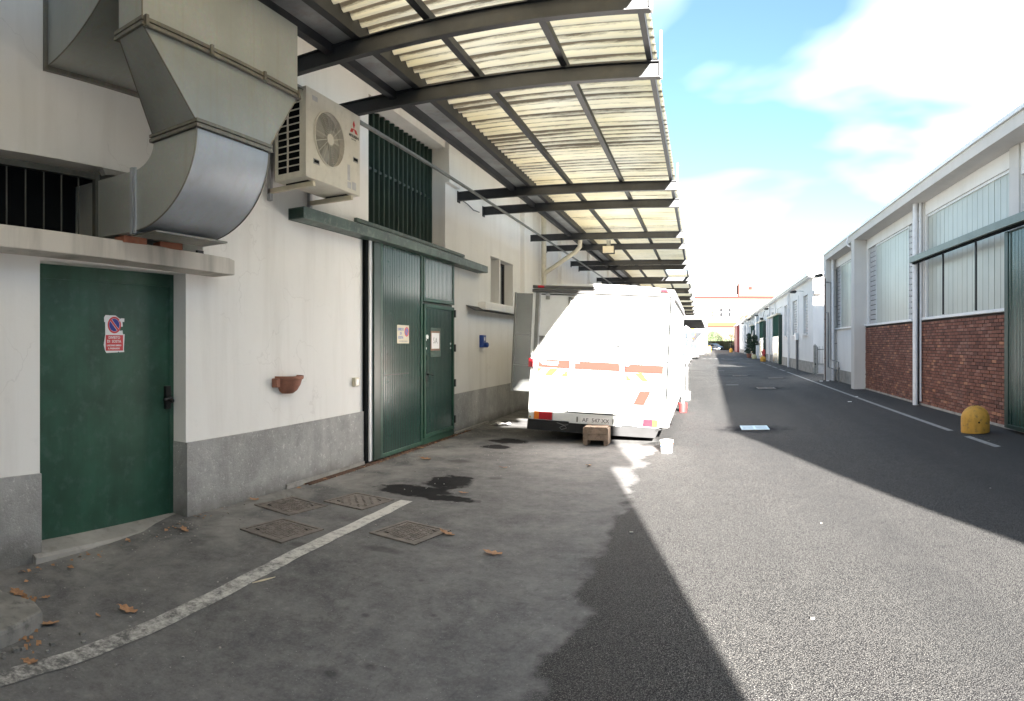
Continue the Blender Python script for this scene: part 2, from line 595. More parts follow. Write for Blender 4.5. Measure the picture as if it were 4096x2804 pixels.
def mat_galv(name, c=(0.42, 0.44, 0.42), rough=0.42, metal=0.75, streak=0.5):
    m, nt, b = new_mat(name)
    p = pos(nt)
    v = nd(nt, 'ShaderNodeTexVoronoi', Scale=55.0)
    ln(nt, p, v.inputs['Vector'])
    sp = mixc(nt, 0.06, c, v.outputs['Color'])
    cl = noise(nt, p, 2.4, 6, 0.6)
    col = mixc(nt, ramp(nt, cl, 0.35, 0.7), tuple(x * 0.82 for x in c), sp)
    st = noise(nt, p, 4, 5, 0.6, sc3=(4, 4, 0.25))
    col = mixc(nt, math_n(nt, 'MULTIPLY', ramp(nt, st, 0.52, 0.72), streak), col, (0.36, 0.34, 0.26, 1))
    ln(nt, col, b.inputs['Base Color'])
    b.inputs['Metallic'].default_value = metal
    ln(nt, ramp(nt, cl, 0.3, 0.75, (rough * 0.8,) * 3 + (1,), (rough * 1.35,) * 3 + (1,)), b.inputs['Roughness'])
    bump(nt, b, noise(nt, p, 3.0, 3), 0.28, 0.02)
    return m


def mat_worn_paint():
    m, nt, b = new_mat('worn_road_paint')
    p = pos(nt)
    X, Y, Z = xyz(nt, p)
    n = noise(nt, p, 11, 9, 0.72)
    n2 = noise(nt, p, 60, 4, 0.7)
    nearwear = math_n(nt, 'MULTIPLY', math_n(nt, 'SUBTRACT', Y, 1.2), 0.045, True)
    k = math_n(nt, 'ADD', math_n(nt, 'ADD', math_n(nt, 'MULTIPLY', n, 0.75), math_n(nt, 'MULTIPLY', n2, 0.25)), nearwear)
    f = ramp(nt, k, 0.47, 0.66)
    col = mixc(nt, f, (0.105, 0.104, 0.102, 1), (0.50, 0.49, 0.46, 1))
    ln(nt, col, b.inputs['Base Color'])
    b.inputs['Roughness'].default_value = 0.85
    bump(nt, b, n2, 0.4, 0.004)
    return m


def mat_leaf(name, c):
    m, nt, b = new_mat(name)
    ge = nt.nodes.new('ShaderNodeNewGeometry')
    col = mixc(nt, ge.outputs['Random Per Island'], tuple(x * 0.45 for x in c), tuple(min(1, x * 1.5) for x in c))
    ln(nt, col, b.inputs['Base Color'])
    b.inputs['Roughness'].default_value = 0.7
    return m


M = {}
M['asphalt'] = mat_asphalt()
M['plaster'] = mat_plaster('left_wall_plaster', (0.82, 0.805, 0.775), grime=(0.42, 0.39, 0.33), amt=0.24)
M['plaster_r'] = mat_plaster('right_wall_plaster', (0.76, 0.75, 0.74), amt=0.14)
M['concrete_paint'] = mat_plaster('painted_concrete', (0.58, 0.56, 0.54), amt=0.15)
M['lintel'] = mat_plaster('stained_lintel_paint', (0.62, 0.58, 0.52), grime=(0.16, 0.15, 0.13), amt=0.75)
M['roughcast'] = mat_roughcast('cement_roughcast', (0.60, 0.595, 0.575))
M['cement'] = simple('smooth_cement', (0.30, 0.29, 0.27), 0.92, var=0.2, scale=3, dirt=((0.12, 0.11, 0.1, 1), 0.6), bmp=0.5)
M['concrete'] = simple('grey_concrete', (0.20, 0.195, 0.18), 0.95, var=0.25, scale=6, dirt=((0.07, 0.07, 0.065, 1), 0.7), bmp=0.9, bscale=40)
M['sheet'] = mat_sheet('translucent_corrugated_sheet', (0.86, 0.78, 0.59, 1), (0.15, 0.118, 0.078, 1))
M['steel'] = simple('dark_painted_steel', (0.021, 0.023, 0.027), 0.6, 0.0, var=0.35, scale=3, dirt=((0.042, 0.037, 0.032, 1), 0.45), streak=0.3, bmp=0.15)
M['greysteel'] = simple('grey_weathered_steel', (0.22, 0.23, 0.22), 0.5, 0.4, var=0.25, dirt=((0.1, 0.08, 0.05, 1), 0.5))
M['gutterpan'] = simple('gutter_pan_metal', (0.30, 0.31, 0.32), 0.5, 0.5, var=0.35, scale=2, dirt=((0.2, 0.1, 0.05, 1), 0.4))
M['galv'] = mat_galv('galvanised_sheet')
M['galv_bright'] = mat_galv('galvanised_sheet_clean', (0.52, 0.56, 0.61), 0.5, 0.6, 0.2)
M['galv_warm'] = mat_galv('galvanised_sheet_warm', (0.46, 0.485, 0.465), 0.5, 0.55, 0.3)
M['flange'] = mat_galv('galvanised_flange', (0.22, 0.21, 0.18), 0.45, 0.7, 0.5)
M['green'] = simple('green_door_paint', (0.019, 0.070, 0.045), 0.42, 0, var=0.3, scale=3.2, dirt=((0.05, 0.10, 0.08, 1), 0.8), streak=0.25, bmp=0.05)
M['green_panel'] = simple('green_ribbed_panel', (0.016, 0.050, 0.040), 0.26, 0, var=0.18, scale=2.2, dirt=((0.05, 0.085, 0.075, 1), 0.4), spec=0.7)
M['green_dark'] = simple('dark_green_frame', (0.008, 0.030, 0.022), 0.4, 0, var=0.2, dirt=((0.04, 0.05, 0.045, 1), 0.4))
M['green_rail'] = simple('weathered_green_rail', (0.055, 0.085, 0.072), 0.45, 0.1, var=0.35, scale=4, dirt=((0.22, 0.24, 0.22, 1), 0.6))
M['green_louvre'] = simple('green_louvre_paint', (0.008, 0.030, 0.021), 0.6, 0, var=0.2)
M['rail_r'] = simple('grey_green_rail_paint', (0.16, 0.20, 0.18), 0.5, 0, var=0.1)
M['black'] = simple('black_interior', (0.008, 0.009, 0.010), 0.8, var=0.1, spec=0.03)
M['blackpaint'] = simple('black_paint', (0.012, 0.012, 0.013), 0.4, var=0.2)
M['grille'] = simple('dark_grille_paint', (0.055, 0.058, 0.052), 0.55, 0.1, var=0.25, dirt=((0.12, 0.1, 0.07, 1), 0.4))
M['acwhite'] = simple('cream_unit_enamel', (0.60, 0.575, 0.50), 0.4, 0, var=0.06, dirt=((0.35, 0.31, 0.24, 1), 0.25), streak=0.12)
M['red_mark'] = simple('red_print', (0.50, 0.03, 0.03), 0.5, var=0.03)
M['dark_print'] = simple('dark_print', (0.05, 0.05, 0.055), 0.5, var=0.03)
M['sign_white'] = simple('white_sticker', (0.78, 0.78, 0.78), 0.35, var=0.03)
M['sign_cream'] = simple('cream_sign_plate', (0.62, 0.57, 0.44), 0.4, var=0.06)
M['sign_red'] = simple('red_sticker', (0.60, 0.06, 0.07), 0.35, var=0.05)
M['sign_blue'] = simple('blue_sticker', (0.02, 0.04, 0.28), 0.35, var=0.05)
M['sign_blue2'] = simple('faded_blue_print', (0.10, 0.17, 0.42), 0.4, var=0.05)
M['paper'] = simple('white_paper', (0.80, 0.80, 0.80), 0.7, var=0.03)
M['tape'] = simple('brown_tape', (0.20, 0.10, 0.055), 0.35, var=0.3, scale=20)
M['tapeclear'] = simple('old_tape_residue', (0.09, 0.13, 0.115), 0.25, var=0.3, scale=30)
M['terracotta'] = simple('terracotta', (0.30, 0.13, 0.085), 0.85, var=0.2, scale=9, dirt=((0.14, 0.09, 0.075, 1), 0.6), bmp=0.3)
M['oldplastic'] = simple('ivory_plastic', (0.55, 0.50, 0.38), 0.5, var=0.1)
M['blueplastic'] = simple('blue_plastic', (0.02, 0.06, 0.26), 0.4, var=0.15)
M['pipe_cream'] = simple('cream_plastic_pipe', (0.62, 0.58, 0.47), 0.45, var=0.08, dirt=((0.3, 0.25, 0.17, 1), 0.4))
M['pipe_white'] = simple('white_pipe_paint', (0.66, 0.66, 0.68), 0.4, var=0.06, dirt=((0.35, 0.33, 0.3, 1), 0.3))
M['pipe_grey'] = simple('grey_steel_pipe', (0.15, 0.155, 0.16), 0.5, 0.3, var=0.2, dirt=((0.12, 0.06, 0.03, 1), 0.6))
M['rust'] = simple('rusty_iron', (0.10, 0.055, 0.035), 0.9, 0.1, var=0.45, scale=9, bmp=0.4)
M['castiron'] = simple('worn_cast_iron', (0.17, 0.15, 0.135), 0.7, 0.35, var=0.3, scale=12, dirt=((0.17, 0.16, 0.14, 1), 0.6), bmp=0.3)
M['gap_shade'] = simple('dark_gap_shade', (0.05, 0.045, 0.04), 0.95, var=0.2)  # dark backing stands in for the shade between glass planks and slats
M['grate'] = simple('galvanised_grate', (0.62, 0.64, 0.66), 0.3, 0.9, var=0.1)
M['paint'] = mat_worn_paint()
M['white_line'] = simple('road_white_paint', (0.26, 0.26, 0.255), 0.8, var=0.3, scale=9, dirt=((0.06, 0.06, 0.06, 1), 0.95))
M['yellow'] = simple('yellow_concrete_paint', (0.50, 0.27, 0.040), 0.75, 0, var=0.15, scale=5, dirt=((0.13, 0.10, 0.045, 1), 0.85), bmp=0.35, bscale=45, streak=0.35)
M['paleyellow'] = simple('faded_yellow_paint', (0.48, 0.44, 0.26), 0.8, 0, var=0.12, dirt=((0.2, 0.18, 0.12, 1), 0.6))
M['brick'] = mat_brick()
M['mortar'] = simple('dark_mortar', (0.022, 0.016, 0.014), 0.95, var=0.3, scale=20, bmp=0.4)
M['uglass'] = simple('cast_channel_glass', (0.40, 0.415, 0.375), 0.36, 0, var=0.06, scale=1.5, spec=0.8, streak=0.12)
M['slat_grey'] = simple('grey_louvre_slat', (0.42, 0.42, 0.43), 0.5, 0, var=0.14, dirt=((0.25, 0.25, 0.25, 1), 0.4))
M['white_metal'] = simple('white_window_metal', (0.68, 0.69, 0.70), 0.4, var=0.05)
M['vanwhite'] = simple('white_vehicle_paint', (0.72, 0.73, 0.72), 0.35, 0, var=0.03, dirt=((0.5, 0.5, 0.46, 1), 0.15))
M['vangrey'] = simple('shiny_steel_panel', (0.42, 0.43, 0.42), 0.22, 0.9, var=0.1, scale=2)
M['alu'] = simple('aluminium_trim', (0.28, 0.28, 0.27), 0.4, 0.6, var=0.15)
M['darkrail'] = simple('dark_roof_rail', (0.10, 0.10, 0.10), 0.4, 0.4, var=0.2)
M['rubber'] = simple('black_rubber', (0.016, 0.016, 0.017), 0.75, var=0.2)
M['glass_dark'] = simple('dark_window_glass', (0.05, 0.06, 0.07), 0.06, 0, var=0.2, spec=0.9)
M['lens_red'] = simple('red_lens', (0.42, 0.015, 0.025), 0.18, var=0.08, spec=0.8)
M['lens_orange'] = simple('orange_lens', (0.75, 0.20, 0.02), 0.2, var=0.05, spec=0.8)
M['stripe_red'] = simple('red_orange_stripe', (0.40, 0.022, 0.016), 0.6, var=0.05, spec=0.1)
M['stripe_yellow'] = simple('yellow_chevron', (0.62, 0.42, 0.020), 0.6, var=0.04, spec=0.1)
M['ring_orange'] = simple('orange_ring', (0.50, 0.045, 0.02), 0.6, var=0.04, spec=0.1)
M['cyan'] = simple('cyan_graphic', (0.01, 0.16, 0.42), 0.4, var=0.05)
M['chequer'] = simple('chequer_plate', (0.25, 0.25, 0.25), 0.4, 0.6, var=0.4, scale=30)
M['wood'] = simple('weathered_pallet_wood', (0.24, 0.175, 0.13), 0.85, 0, var=0.3, scale=8, dirt=((0.08, 0.055, 0.04, 1), 0.7), bmp=0.4)
M['fence'] = simple('dark_brown_boards', (0.055, 0.030, 0.022), 0.8, var=0.3)
M['oakleaf'] = simple('dry_oak_leaf', (0.34, 0.19, 0.10), 0.8, var=0.25, scale=30)
M['twig'] = simple('pale_wood_splinter', (0.62, 0.54, 0.38), 0.8, var=0.1)
M['brick_loose'] = simple('loose_brick_clay', (0.32, 0.12, 0.07), 0.9, var=0.2, scale=12, dirt=((0.2, 0.16, 0.13, 1), 0.5), bmp=0.4)
M['cream_wall'] = simple('cream_render', (0.11, 0.078, 0.062), 0.9, var=0.06, scale=1, spec=0)
M['ochre_band'] = simple('ochre_band_render', (0.12, 0.055, 0.028), 0.9, var=0.06, scale=1, spec=0)
M['red_trim'] = simple('red_metal_trim', (0.09, 0.022, 0.020), 0.9, var=0.1, spec=0)
M['red_door'] = simple('dark_red_door_paint', (0.17, 0.022, 0.025), 0.5, var=0.15)
M['leaf_reflection'] = simple('pale_door_reflection', (0.50, 0.52, 0.48), 0.25, 0.8, var=0.12, scale=2)  # pale tone paints a bright reflection on the green doors' lower leaves
M['bark'] = simple('bark', (0.09, 0.065, 0.05), 0.9, var=0.3)
M['leaf_dark'] = mat_leaf('dark_shrub_leaf', (0.035, 0.06, 0.03))
M['leaf_mid'] = mat_leaf('hedge_leaf', (0.075, 0.10, 0.05))
M['twigs'] = mat_leaf('pale_twigs', (0.22, 0.15, 0.09))
M['car_blue'] = simple('silver_blue_car_paint', (0.45, 0.52, 0.62), 0.25, 0.2, var=0.03)
M['forklift'] = simple('yellow_machine_paint', (0.75, 0.50, 0.08), 0.4, var=0.08)
M['orange'] = simple('orange_tarp', (0.75, 0.22, 0.05), 0.6, var=0.1)
M['hydrant'] = simple('red_hydrant_paint', (0.45, 0.03, 0.03), 0.4, var=0.1)
M['green_matt'] = simple('matt_green_paint', (0.016, 0.06, 0.042), 0.95, var=0.15, spec=0.05)
M['pane_far'] = simple('matt_grey_blind', (0.020, 0.021, 0.023), 0.9, var=0.1, spec=0)
M['roof'] = simple('roof_membrane', (0.22, 0.21, 0.2), 0.9, var=0.15)

# ------------------------------------------------------------------ ground
xs = [-300, -60, -20, -9] + [-6 + 0.2 * i for i in range(36)] + [3, 6, 10, 20, 60, 300]
ys = [-300, -60, -20, -5, -1] + [0.25 * i for i in range(21)] + [8, 15, 30, 60, 100, 200, 700]
g = MB()
g.v = [(x, y, gz(x, y)) for y in ys for x in xs]
nx = len(xs)
g.f = [(j * nx + i, j * nx + i + 1, (j + 1) * nx + i + 1, (j + 1) * nx + i) for j in range(len(ys) - 1) for i in range(nx - 1)]
solo('road', None, None, g, M['asphalt'], (0, 0, 0), kind='structure', sm=180)

# worn edge line on the left
mb = MB()
vs = []
n = 44
for i in range(n + 1):
    y = 0.6 + (5.42 - 0.6) * i / n
    xc = -2.70 + 0.004 * math.sin(i * 1.3)
    w = 0.064 + 0.002 * math.sin(i * 2.7)
    vs += [(xc - w, y, gz(xc - w, y) + 0.005), (xc + w, y, gz(xc + w, y) + 0.005)]
mb.add(vs, [(2 * i, 2 * i + 1, 2 * i + 3, 2 * i + 2) for i in range(n)])
solo('road_marking', 'worn white edge line running past the three manhole covers by the left wall', 'road marking', mb, M['paint'], (-2.7, 3, 0))
mb = MB()
for s0, s1 in [(10.15, 33.5), (8.3, 9.45), (34.5, 37.5), (38.6, 41.5), (42.5, 46), (47.5, 51)]:
    k = max(1, int((s1 - s0) / 0.5))
    for i in range(k):
        a, b_ = s0 + (s1 - s0) * i / k, s0 + (s1 - s0) * (i + 1) / k
        mb.add([(3.97, a, 0.005), (4.08, a, 0.005), (4.08, b_, 0.005), (3.97, b_, 0.005)], [(0, 1, 2, 3)])
solo('road_marking', 'long thin white line following the brick building on the right', 'road marking', mb, M['white_line'], (4, 10, 0), RF)
mb = MB()
for i in range(9):
    x = 0.25 + i * 0.62
    mb.box(x, x + 0.36, 63.6, 64.2, 0.002, 0.006)
for (a, b_, c_, d_) in [(0.95, 1.4, 23.0, 23.18), (0.95, 1.35, 34.9, 35.2), (2.2, 3.2, 60, 60.3)]:
    mb.box(a, b_, c_, d_, 0.002, 0.006)
solo('road_marking', 'broken white stripe crossing the lane before the far bollards', 'road marking', mb, M['white_line'], (3, 60, 0))


def decal_metal(name, label, cat, pts, mt, groove, group=None, kind=None):
    """Square cover in its frame, flush in the road: corners in order."""
    c = sum((Vector((*p, 0)) for p in pts), Vector()) / 4
    z0 = gz(c.x, c.y)
    ang = math.atan2(pts[1][1] - pts[0][1], pts[1][0] - pts[0][0])
    T = Thing(name, label, cat, (c.x, c.y, z0), group=group)
    s = sum((Vector((*pts[i], 0)) - Vector((*pts[(i + 1) % 4], 0))).length for i in range(4)) / 8
    m = Matrix.Translation((c.x, c.y, z0)) @ Matrix.Rotation(ang, 4, 'Z')
    f = MB()
    for x0, x1, y0, y1 in ((-s, s, -s, -s + .03), (-s, s, s - .03, s), (-s, -s + .03, -s + .03, s - .03), (s - .03, s, -s + .03, s - .03)):
        f.box(x0, x1, y0, y1, -0.02, 0.009, m)
    T.part('frame', f, mt)
    p = MB().box(-s + .036, s - .036, -s + .036, s - .036, -0.02, 0.006, m)
    T.part('cover', p, mt)
    if groove:
        r = MB()
        k = 11
        st = (2 * s - .12) / k
        for i in range(k):
            for j in range(k):
                if (i * 7 + j * 3) % 11 == 0 or (groove == 'plain' and (i + j) % 3): continue
                x, y = -s + .06 + (i + .5) * st, -s + .06 + (j + .5) * st
                if (i + j // 2) % 2:
                    r.box(x - st * .42, x + st * .42, y - st * .16, y + st * .16, 0.0055, 0.0095, m)
                else:
                    r.box(x - st * .16, x + st * .16, y - st * .42, y + st * .42, 0.0055, 0.0095, m)
        T.part('raised_tread', r, mt if groove != 'dark' else mt, stuff=True)
        for sx, sy in ((-.55, -.6), (.6, .55)):
            T.part('lifting_slot', MB().box(s * sx - .018, s * sx + .018, s * sy - .005, s * sy + .005, 0.005, 0.0105, m), M['black'])
    return T


decal_metal('manhole_cover', 'square iron cover closest to the roughcast wall, left of the white line end', 'manhole cover', [gp(*p) for p in [(-3.77, 4.5), (-3.30, 4.41), (-3.28, 4.89), (-3.76, 4.98)]], M['castiron'], 'x', 'iron covers in the left asphalt')
decal_metal('manhole_cover', 'pale worn square iron cover nearest the green door, touching the white line side', 'manhole cover', [gp(*p) for p in [(-3.36, 3.84), (-2.89, 3.77), (-2.87, 4.23), (-3.38, 4.32)]], M['castiron'], 'x', 'iron covers in the left asphalt')
decal_metal('manhole_cover', 'smoother brown square cover beside the black puddle at the end of the white line', 'manhole cover', [gp(*p) for p in [(-3.34, 5.0), (-2.87, 4.92), (-2.85, 5.40), (-3.32, 5.48)]], M['castiron'], 'plain', 'iron covers in the left asphalt')
decal_metal('manhole_cover', 'square iron cover on the road side of the white line, oak leaf on its edge', 'manhole cover', [gp(*p) for p in [(-2.47, 4.36), (-2.0, 4.25), (-1.98, 4.71), (-2.44, 4.80)]], M['castiron'], 'x', 'iron covers in the left asphalt')


def drain(name, label, cx, cy, w, l, group, mt='castiron'):
    T = Thing(name, label, 'drain grate', (cx, cy, 0), group=group)
    f = MB()
    for x0, x1, y0, y1 in ((-w, w, -l, -l + .03), (-w, w, l - .03, l), (-w, -w + .03, -l + .03, l - .03), (w - .03, w, -l + .03, l - .03)):
        f.box(cx + x0, cx + x1, cy + y0, cy + y1, -0.03, 0.010)
    T.part('frame', f, M[mt])
    for i in range(9):
        y = cy - l + .03 + (i + .5) * (2 * l - .06) / 9
        T.part('bar', MB().box(cx - w + .03, cx + w - .03, y - .018, y + .012, -.02, .008), M[mt])
    T.part('middle_bar', MB().box(cx - .02, cx + .02, cy - l + .03, cy + l - .03, -.02, .0085), M[mt])
    T.part('pit', MB().box(cx - w + .03, cx + w - .03, cy - l + .03, cy + l - .03, -.03, .0045), M['blackpaint'])


drain('drain_grate', 'bright steel drain grate at the tip of the shadow in the middle of the lane', 0.97, 11.27, 0.245, 0.27, 'drain grates along the lane', 'grate')
drain('drain_grate', 'second drain grate up the lane, wet asphalt around it', 2.23, 21.35, 0.3, 0.4, 'drain grates along the lane')
drain('drain_grate', 'drain grate far up the lane beside the shadow edge', 1.88, 29.7, 0.34, 0.3, 'drain grates along the lane')
drain('drain_grate', 'drain grate far up the lane on the side of the gate', 3.3, 27.5, 0.32, 0.25, 'drain grates along the lane')

# broken concrete kerb end at the lower left
T = Thing('kerb_block', 'broken end of a grey concrete kerb in the bottom left corner', 'kerb', (-3.4, 1.6, -0.1))
mb = MB()
KM = Matrix.Translation((-.03, -.09, -.02))
mb.prism([(-3.75, 0.9), (-2.98, 0.9), (-2.90, 1.45), (-2.97, 1.72), (-3.06, 1.93), (-3.22, 1.96), (-3.42, 1.86), (-3.75, 1.9)], -0.14, 0.01, 'z', KM)
T.part('slab', mb, M['concrete'], bev=0.02)
mb = MB()
for i in range(26):
    x, y, s_ = -2.86 + rnd.uniform(-.3, .12), 1.45 + rnd.uniform(-.35, .5), rnd.uniform(.008, .028)
    mb.box(x, x + s_, y, y + s_ * 1.3, -0.1, -0.1 + s_ * .8)
solo('rubble', None, None, mb, M['concrete'], (-2.9, 1.5, -0.1), kind='stuff')

# ------------------------------------------------------------------ left warehouse
WX = -4.0
BL = Thing('warehouse', 'long cream and white warehouse with green doors and roughcast dado on the left', 'warehouse', (-4, 10, 0))
holes = [(2.35, 3.81, -0.3, 2.11, 0.17), (0.8, 4.02, 2.27, 2.875, 0.5), (6.95, 9.43, 3.03, 4.66, 0.32), (6.81, 9.66, -0.3, 2.9, 0.25),
         (11.69, 12.24, 2.31, 3.215, 0.35), (12.31, 13.18, 2.31, 3.215, 0.35)]
BL.part('wall', wall_mesh(-6, 103, -0.3, 4.76, holes, WX, 0.3), M['plaster'])
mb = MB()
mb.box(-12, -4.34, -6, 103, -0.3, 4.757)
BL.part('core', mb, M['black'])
# behind each opening a dark room wall is the core; the roof, with an overhang added to block sun from the wall
BL.part('roof', MB().box(-12, -2.45, -6, 103, 4.76, 4.92), M['plaster'])
# dado: roughcast, a hair proud of the wall, lower towards the near end
mb = MB()
def dado(y0, y1, ztop0, ztop1, x=WX):
    n = max(1, int((y1 - y0) / 0.4))
    for i in range(n):
        a, b_ = y0 + (y1 - y0) * i / n, y0 + (y1 - y0) * (i + 1) / n
        t0 = ztop0 + (ztop1 - ztop0) * i / n
        t1 = ztop0 + (ztop1 - ztop0) * (i + 1) / n
        mb.add([(x + .022, a, -.3), (x + .022, b_, -.3), (x + .022, b_, t1), (x + .022, a, t0), (x - .03, b_, t1), (x - .03, a, t0)],
               [(0, 1, 2, 3), (3, 2, 4, 5)])
    mb.add([(x + .022, y0, -.3), (x + .022, y0, ztop0), (x - .16, y0, ztop0), (x - .16, y0, -.3)], [(0, 1, 2, 3)])
    mb.add([(x + .022, y1, -.3), (x + .022, y1, ztop1), (x - .16, y1, ztop1), (x - .16, y1, -.3)], [(3, 2, 1, 0)])
for dd_ in ((-6, 2.353, .52, .555), (3.806, 6.813, .64, .66), (9.656, 103, .66, .64)):
    mb = MB()
    dado(*dd_)
    BL.part('dado', mb, M['roughcast'])

# the step under the first door
mb = MB().prism([(-4.18, -.3), (-3.93, -.3), (-3.94, gz(-3.9, 3) + .0), (-3.96, gz(-3.9, 3) + .018), (-4.18, gz(-3.9, 3) + .045)], 2.28, 3.86)
BL.part('threshold', mb, M['cement'])
# lintel slab over the first door, slightly out of level
mb = MB()
mb.add([(-4.2, .6, 2.165), (-3.75, .6, 2.165), (-3.75, 4.17, 2.105), (-4.2, 4.17, 2.105), (-4.2, .6, 2.32), (-3.75, .6, 2.32), (-3.75, 4.10, 2.25), (-3.75, 4.17, 2.235), (-4.2, 4.17, 2.25), (-3.76, 4.15, 2.11)],
       [(3, 2, 1, 0), (4, 5, 6, 8), (6, 7, 8), (0, 1, 5, 4), (1, 2, 7, 6, 5), (2, 3, 8, 7), (3, 0, 4, 8)])
BL.part('lintel', mb, M['lintel'], bev=0.008)
BL.part('window_ledge', MB().box(-4.18, -3.86, 11.0, 13.6, 2.13, 2.27), M['plaster'], bev=.006)
BL.part('ledge_flashing', MB().prism([(-4.0, 2.17), (-3.84, 2.085), (-3.84, 2.09), (-4.0, 2.18)], 10.35, 13.6), M['steel'])
# shallow pilasters
for y0, y1 in ((13.75, 14.25), (17.6, 18.1), (22.3, 22.8), (27.2, 27.7), (32.2, 32.7), (37.2, 37.7)):
    BL.part('pilaster', MB().box(-4.0, -3.9, y0, y1, .66, 4.755), M['plaster'])
BL.part('upper_pilaster', MB().box(-4.0, -3.93, 9.43, 9.9, 4.1, 4.755), M['plaster'])

# first door
D = BL.part('door', MB().box(-4.22, -4.165, 2.3, 3.86, -.13, 2.12), M['green'], bev=.004)
for a, b_, c_, d_ in ((2.34, 3.82, 2.0, 2.11), (2.34, 3.82, -.12, -.02)):
    BL.part('door_rail', MB().box(-4.165, -4.157, a, b_, c_, d_), M['green'], D)
BL.part('door_stile', MB().box(-4.165, -4.157, 3.76, 3.82, -.02, 2.0), M['green'], D)
h = MB().box(-4.165, -4.13, 3.70, 3.755, .93, 1.13).tube([(-4.13, 3.73, 1.03), (-4.09, 3.73, 1.03), (-4.085, 3.63, 1.02)], .012, 8).lathe([(0.018, -.02), (.018, .02)], 10, Matrix.Translation((-4.12, 3.75, 1.0)) @ Matrix.Rotation(R(90), 4, 'Y'))
BL.part('handle', h, M['blackpaint'], D, bev=.003)

# barred window over the door
W = BL.part('window_grille', MB().box(-4.06, -4.025, .7, 2.90, 2.78, 2.825).box(-4.06, -4.025, .7, 2.90, 2.285, 2.33).box(-4.06, -4.02, 2.86, 2.905, 2.285, 2.825), M['grille'])
for i in range(14):
    y = 2.72 - i * .155
    BL.part('bar', MB().tube([(-4.045, y, 2.33), (-4.045, y, 2.78)], .007, 6, False), M['grille'], W)
# ragged broken edge where the duct was let in
mb = MB()
pts = [(2.92, 2.872)]
for i in range(13):
    pts.append((2.95 + i * .075, 2.872 - .03 - .05 * (i / 12) + rnd.uniform(-.02, .02)))
pts += [(3.9, 2.9), (2.92, 2.9)]
mb.prism([(p[0], p[1]) for p in pts], -4.06, -4.004, 'x')
BL.part('broken_edge', mb, M['cement'])

# green louvre panel high on the wall
LV = BL.part('louvre_back', MB().box(-4.33, -4.31, 6.95, 9.43, 3.02, 4.66), M['green_dark'])
for i in range(17):
    y = 6.99 + i * .146
    BL.part('slat', MB().prism([(-4.31, y), (-4.215, y + .03), (-4.215, y + .062), (-4.31, y + .092)], 3.03, 4.65, 'z'), M['green_louvre'], LV)
BL.part('cross_bar', MB().box(-4.26, -4.235, 6.96, 9.42, 3.85, 3.88), M['green_dark'], LV)
BL.part('louvre_sill', MB().box(-4.3, -3.96, 6.6, 10.2, 2.985, 3.03), M['green_rail'], LV)

# two narrow windows past the big door
for y0, y1 in ((11.69, 12.24), (12.31, 13.18)):
    w = BL.part('window', MB().box(-4.24, -4.22, y0, y1, 2.31, 3.215), M['glass_dark'])
    BL.part('frame', MB().box(-4.22, -4.195, y0, y0 + .04, 2.31, 3.215).box(-4.22, -4.195, y1 - .04, y1, 2.31, 3.215).box(-4.22, -4.195, y0, y1, 3.175, 3.215), M['blackpaint'], w)

# big sliding-folding door
DX = -3.93
T = BL
G = T.part('big_door', MB().box(-4.2, -3.97, 6.83, 9.64, .02, 2.86), M['green_dark'])
T.part('post', MB().box(-4.0, -3.955, 6.80, 6.87, .02, 2.9), M['black'], G)
T.part('edge_strip', MB().box(-3.975, -3.94, 6.875, 6.945, .03, 2.84), M['white_metal'], G)
T.part('frame_post', MB().box(-3.98, -3.915, 6.95, 7.12, .03, 2.84), M['green_dark'], G, bev=.004)


def ribbed(y0, y1, z0, z1, x=DX, pitch=.052, d=.006):
    mb = MB()
    n = max(2, round((y1 - y0) / pitch))
    w = (y1 - y0) / n
    prof = []
    for i in range(n):
        a = y0 + i * w
        prof += [(x, a + .10 * w), (x, a + .80 * w), (x - d, a + .86 * w), (x - d, a + 1.0 * w)]
    prof = [(x - .03, y0), (x, y0)] + prof + [(x, y1), (x - .03, y1)]
    mb.prism(prof, z0, z1, 'z')
    return mb


def framed(y0, y1, z0, z1, x=DX, w=.05, t=.012):
    return MB().box(x - .03, x + t, y0, y0 + w, z0, z1).box(x - .03, x + t, y1 - w, y1, z0, z1).box(x - .03, x + t, y0 + w, y1 - w, z1 - w, z1).box(x - .03, x + t, y0 + w, y1 - w, z0, z0 + w)


T.part('leaf', ribbed(7.17, 8.35, .08, 2.79), M['green_panel'], G)
T.part('leaf_frame', framed(7.13, 8.40, .03, 2.84), M['green'], G, bev=.003)
T.part('upper_panel', ribbed(8.47, 9.58, 2.17, 2.79), M['green_panel'], G)
T.part('upper_panel_frame', framed(8.43, 9.62, 2.13, 2.83), M['green'], G, bev=.003)
T.part('wicket_leaf', ribbed(8.50, 9.55, .16, 2.03), M['green_panel'], G)
T.part('wicket_frame', framed(8.45, 9.61, .11, 2.09, t=.016, w=.055), M['green'], G, bev=.004)
T.part('kick_board', MB().box(-3.96, -3.925, 8.43, 9.62, .02, .10), M['green'], G)
T.part('lock_plate', MB().box(-3.93, -3.922, 8.50, 8.60, .86, 1.62), M['green_panel'], G)
T.part('lock_plate', MB().box(-3.93, -3.921, 8.53, 8.545, 1.25, 1.33), M['black'], G)
T.part('handle', MB().box(-3.93, -3.905, 8.49, 8.53, .94, 1.08).tube([(-3.915, 8.51, 1.045), (-3.865, 8.51, 1.045), (-3.86, 8.64, 1.035)], .011, 8), M['blackpaint'], G, bev=.002)
for z in (1.99, 1.43, .86, .27):
    T.part('hinge', MB().box(-3.94, -3.90, 9.60, 9.65, z - .06, z + .06), M['blackpaint'], G)
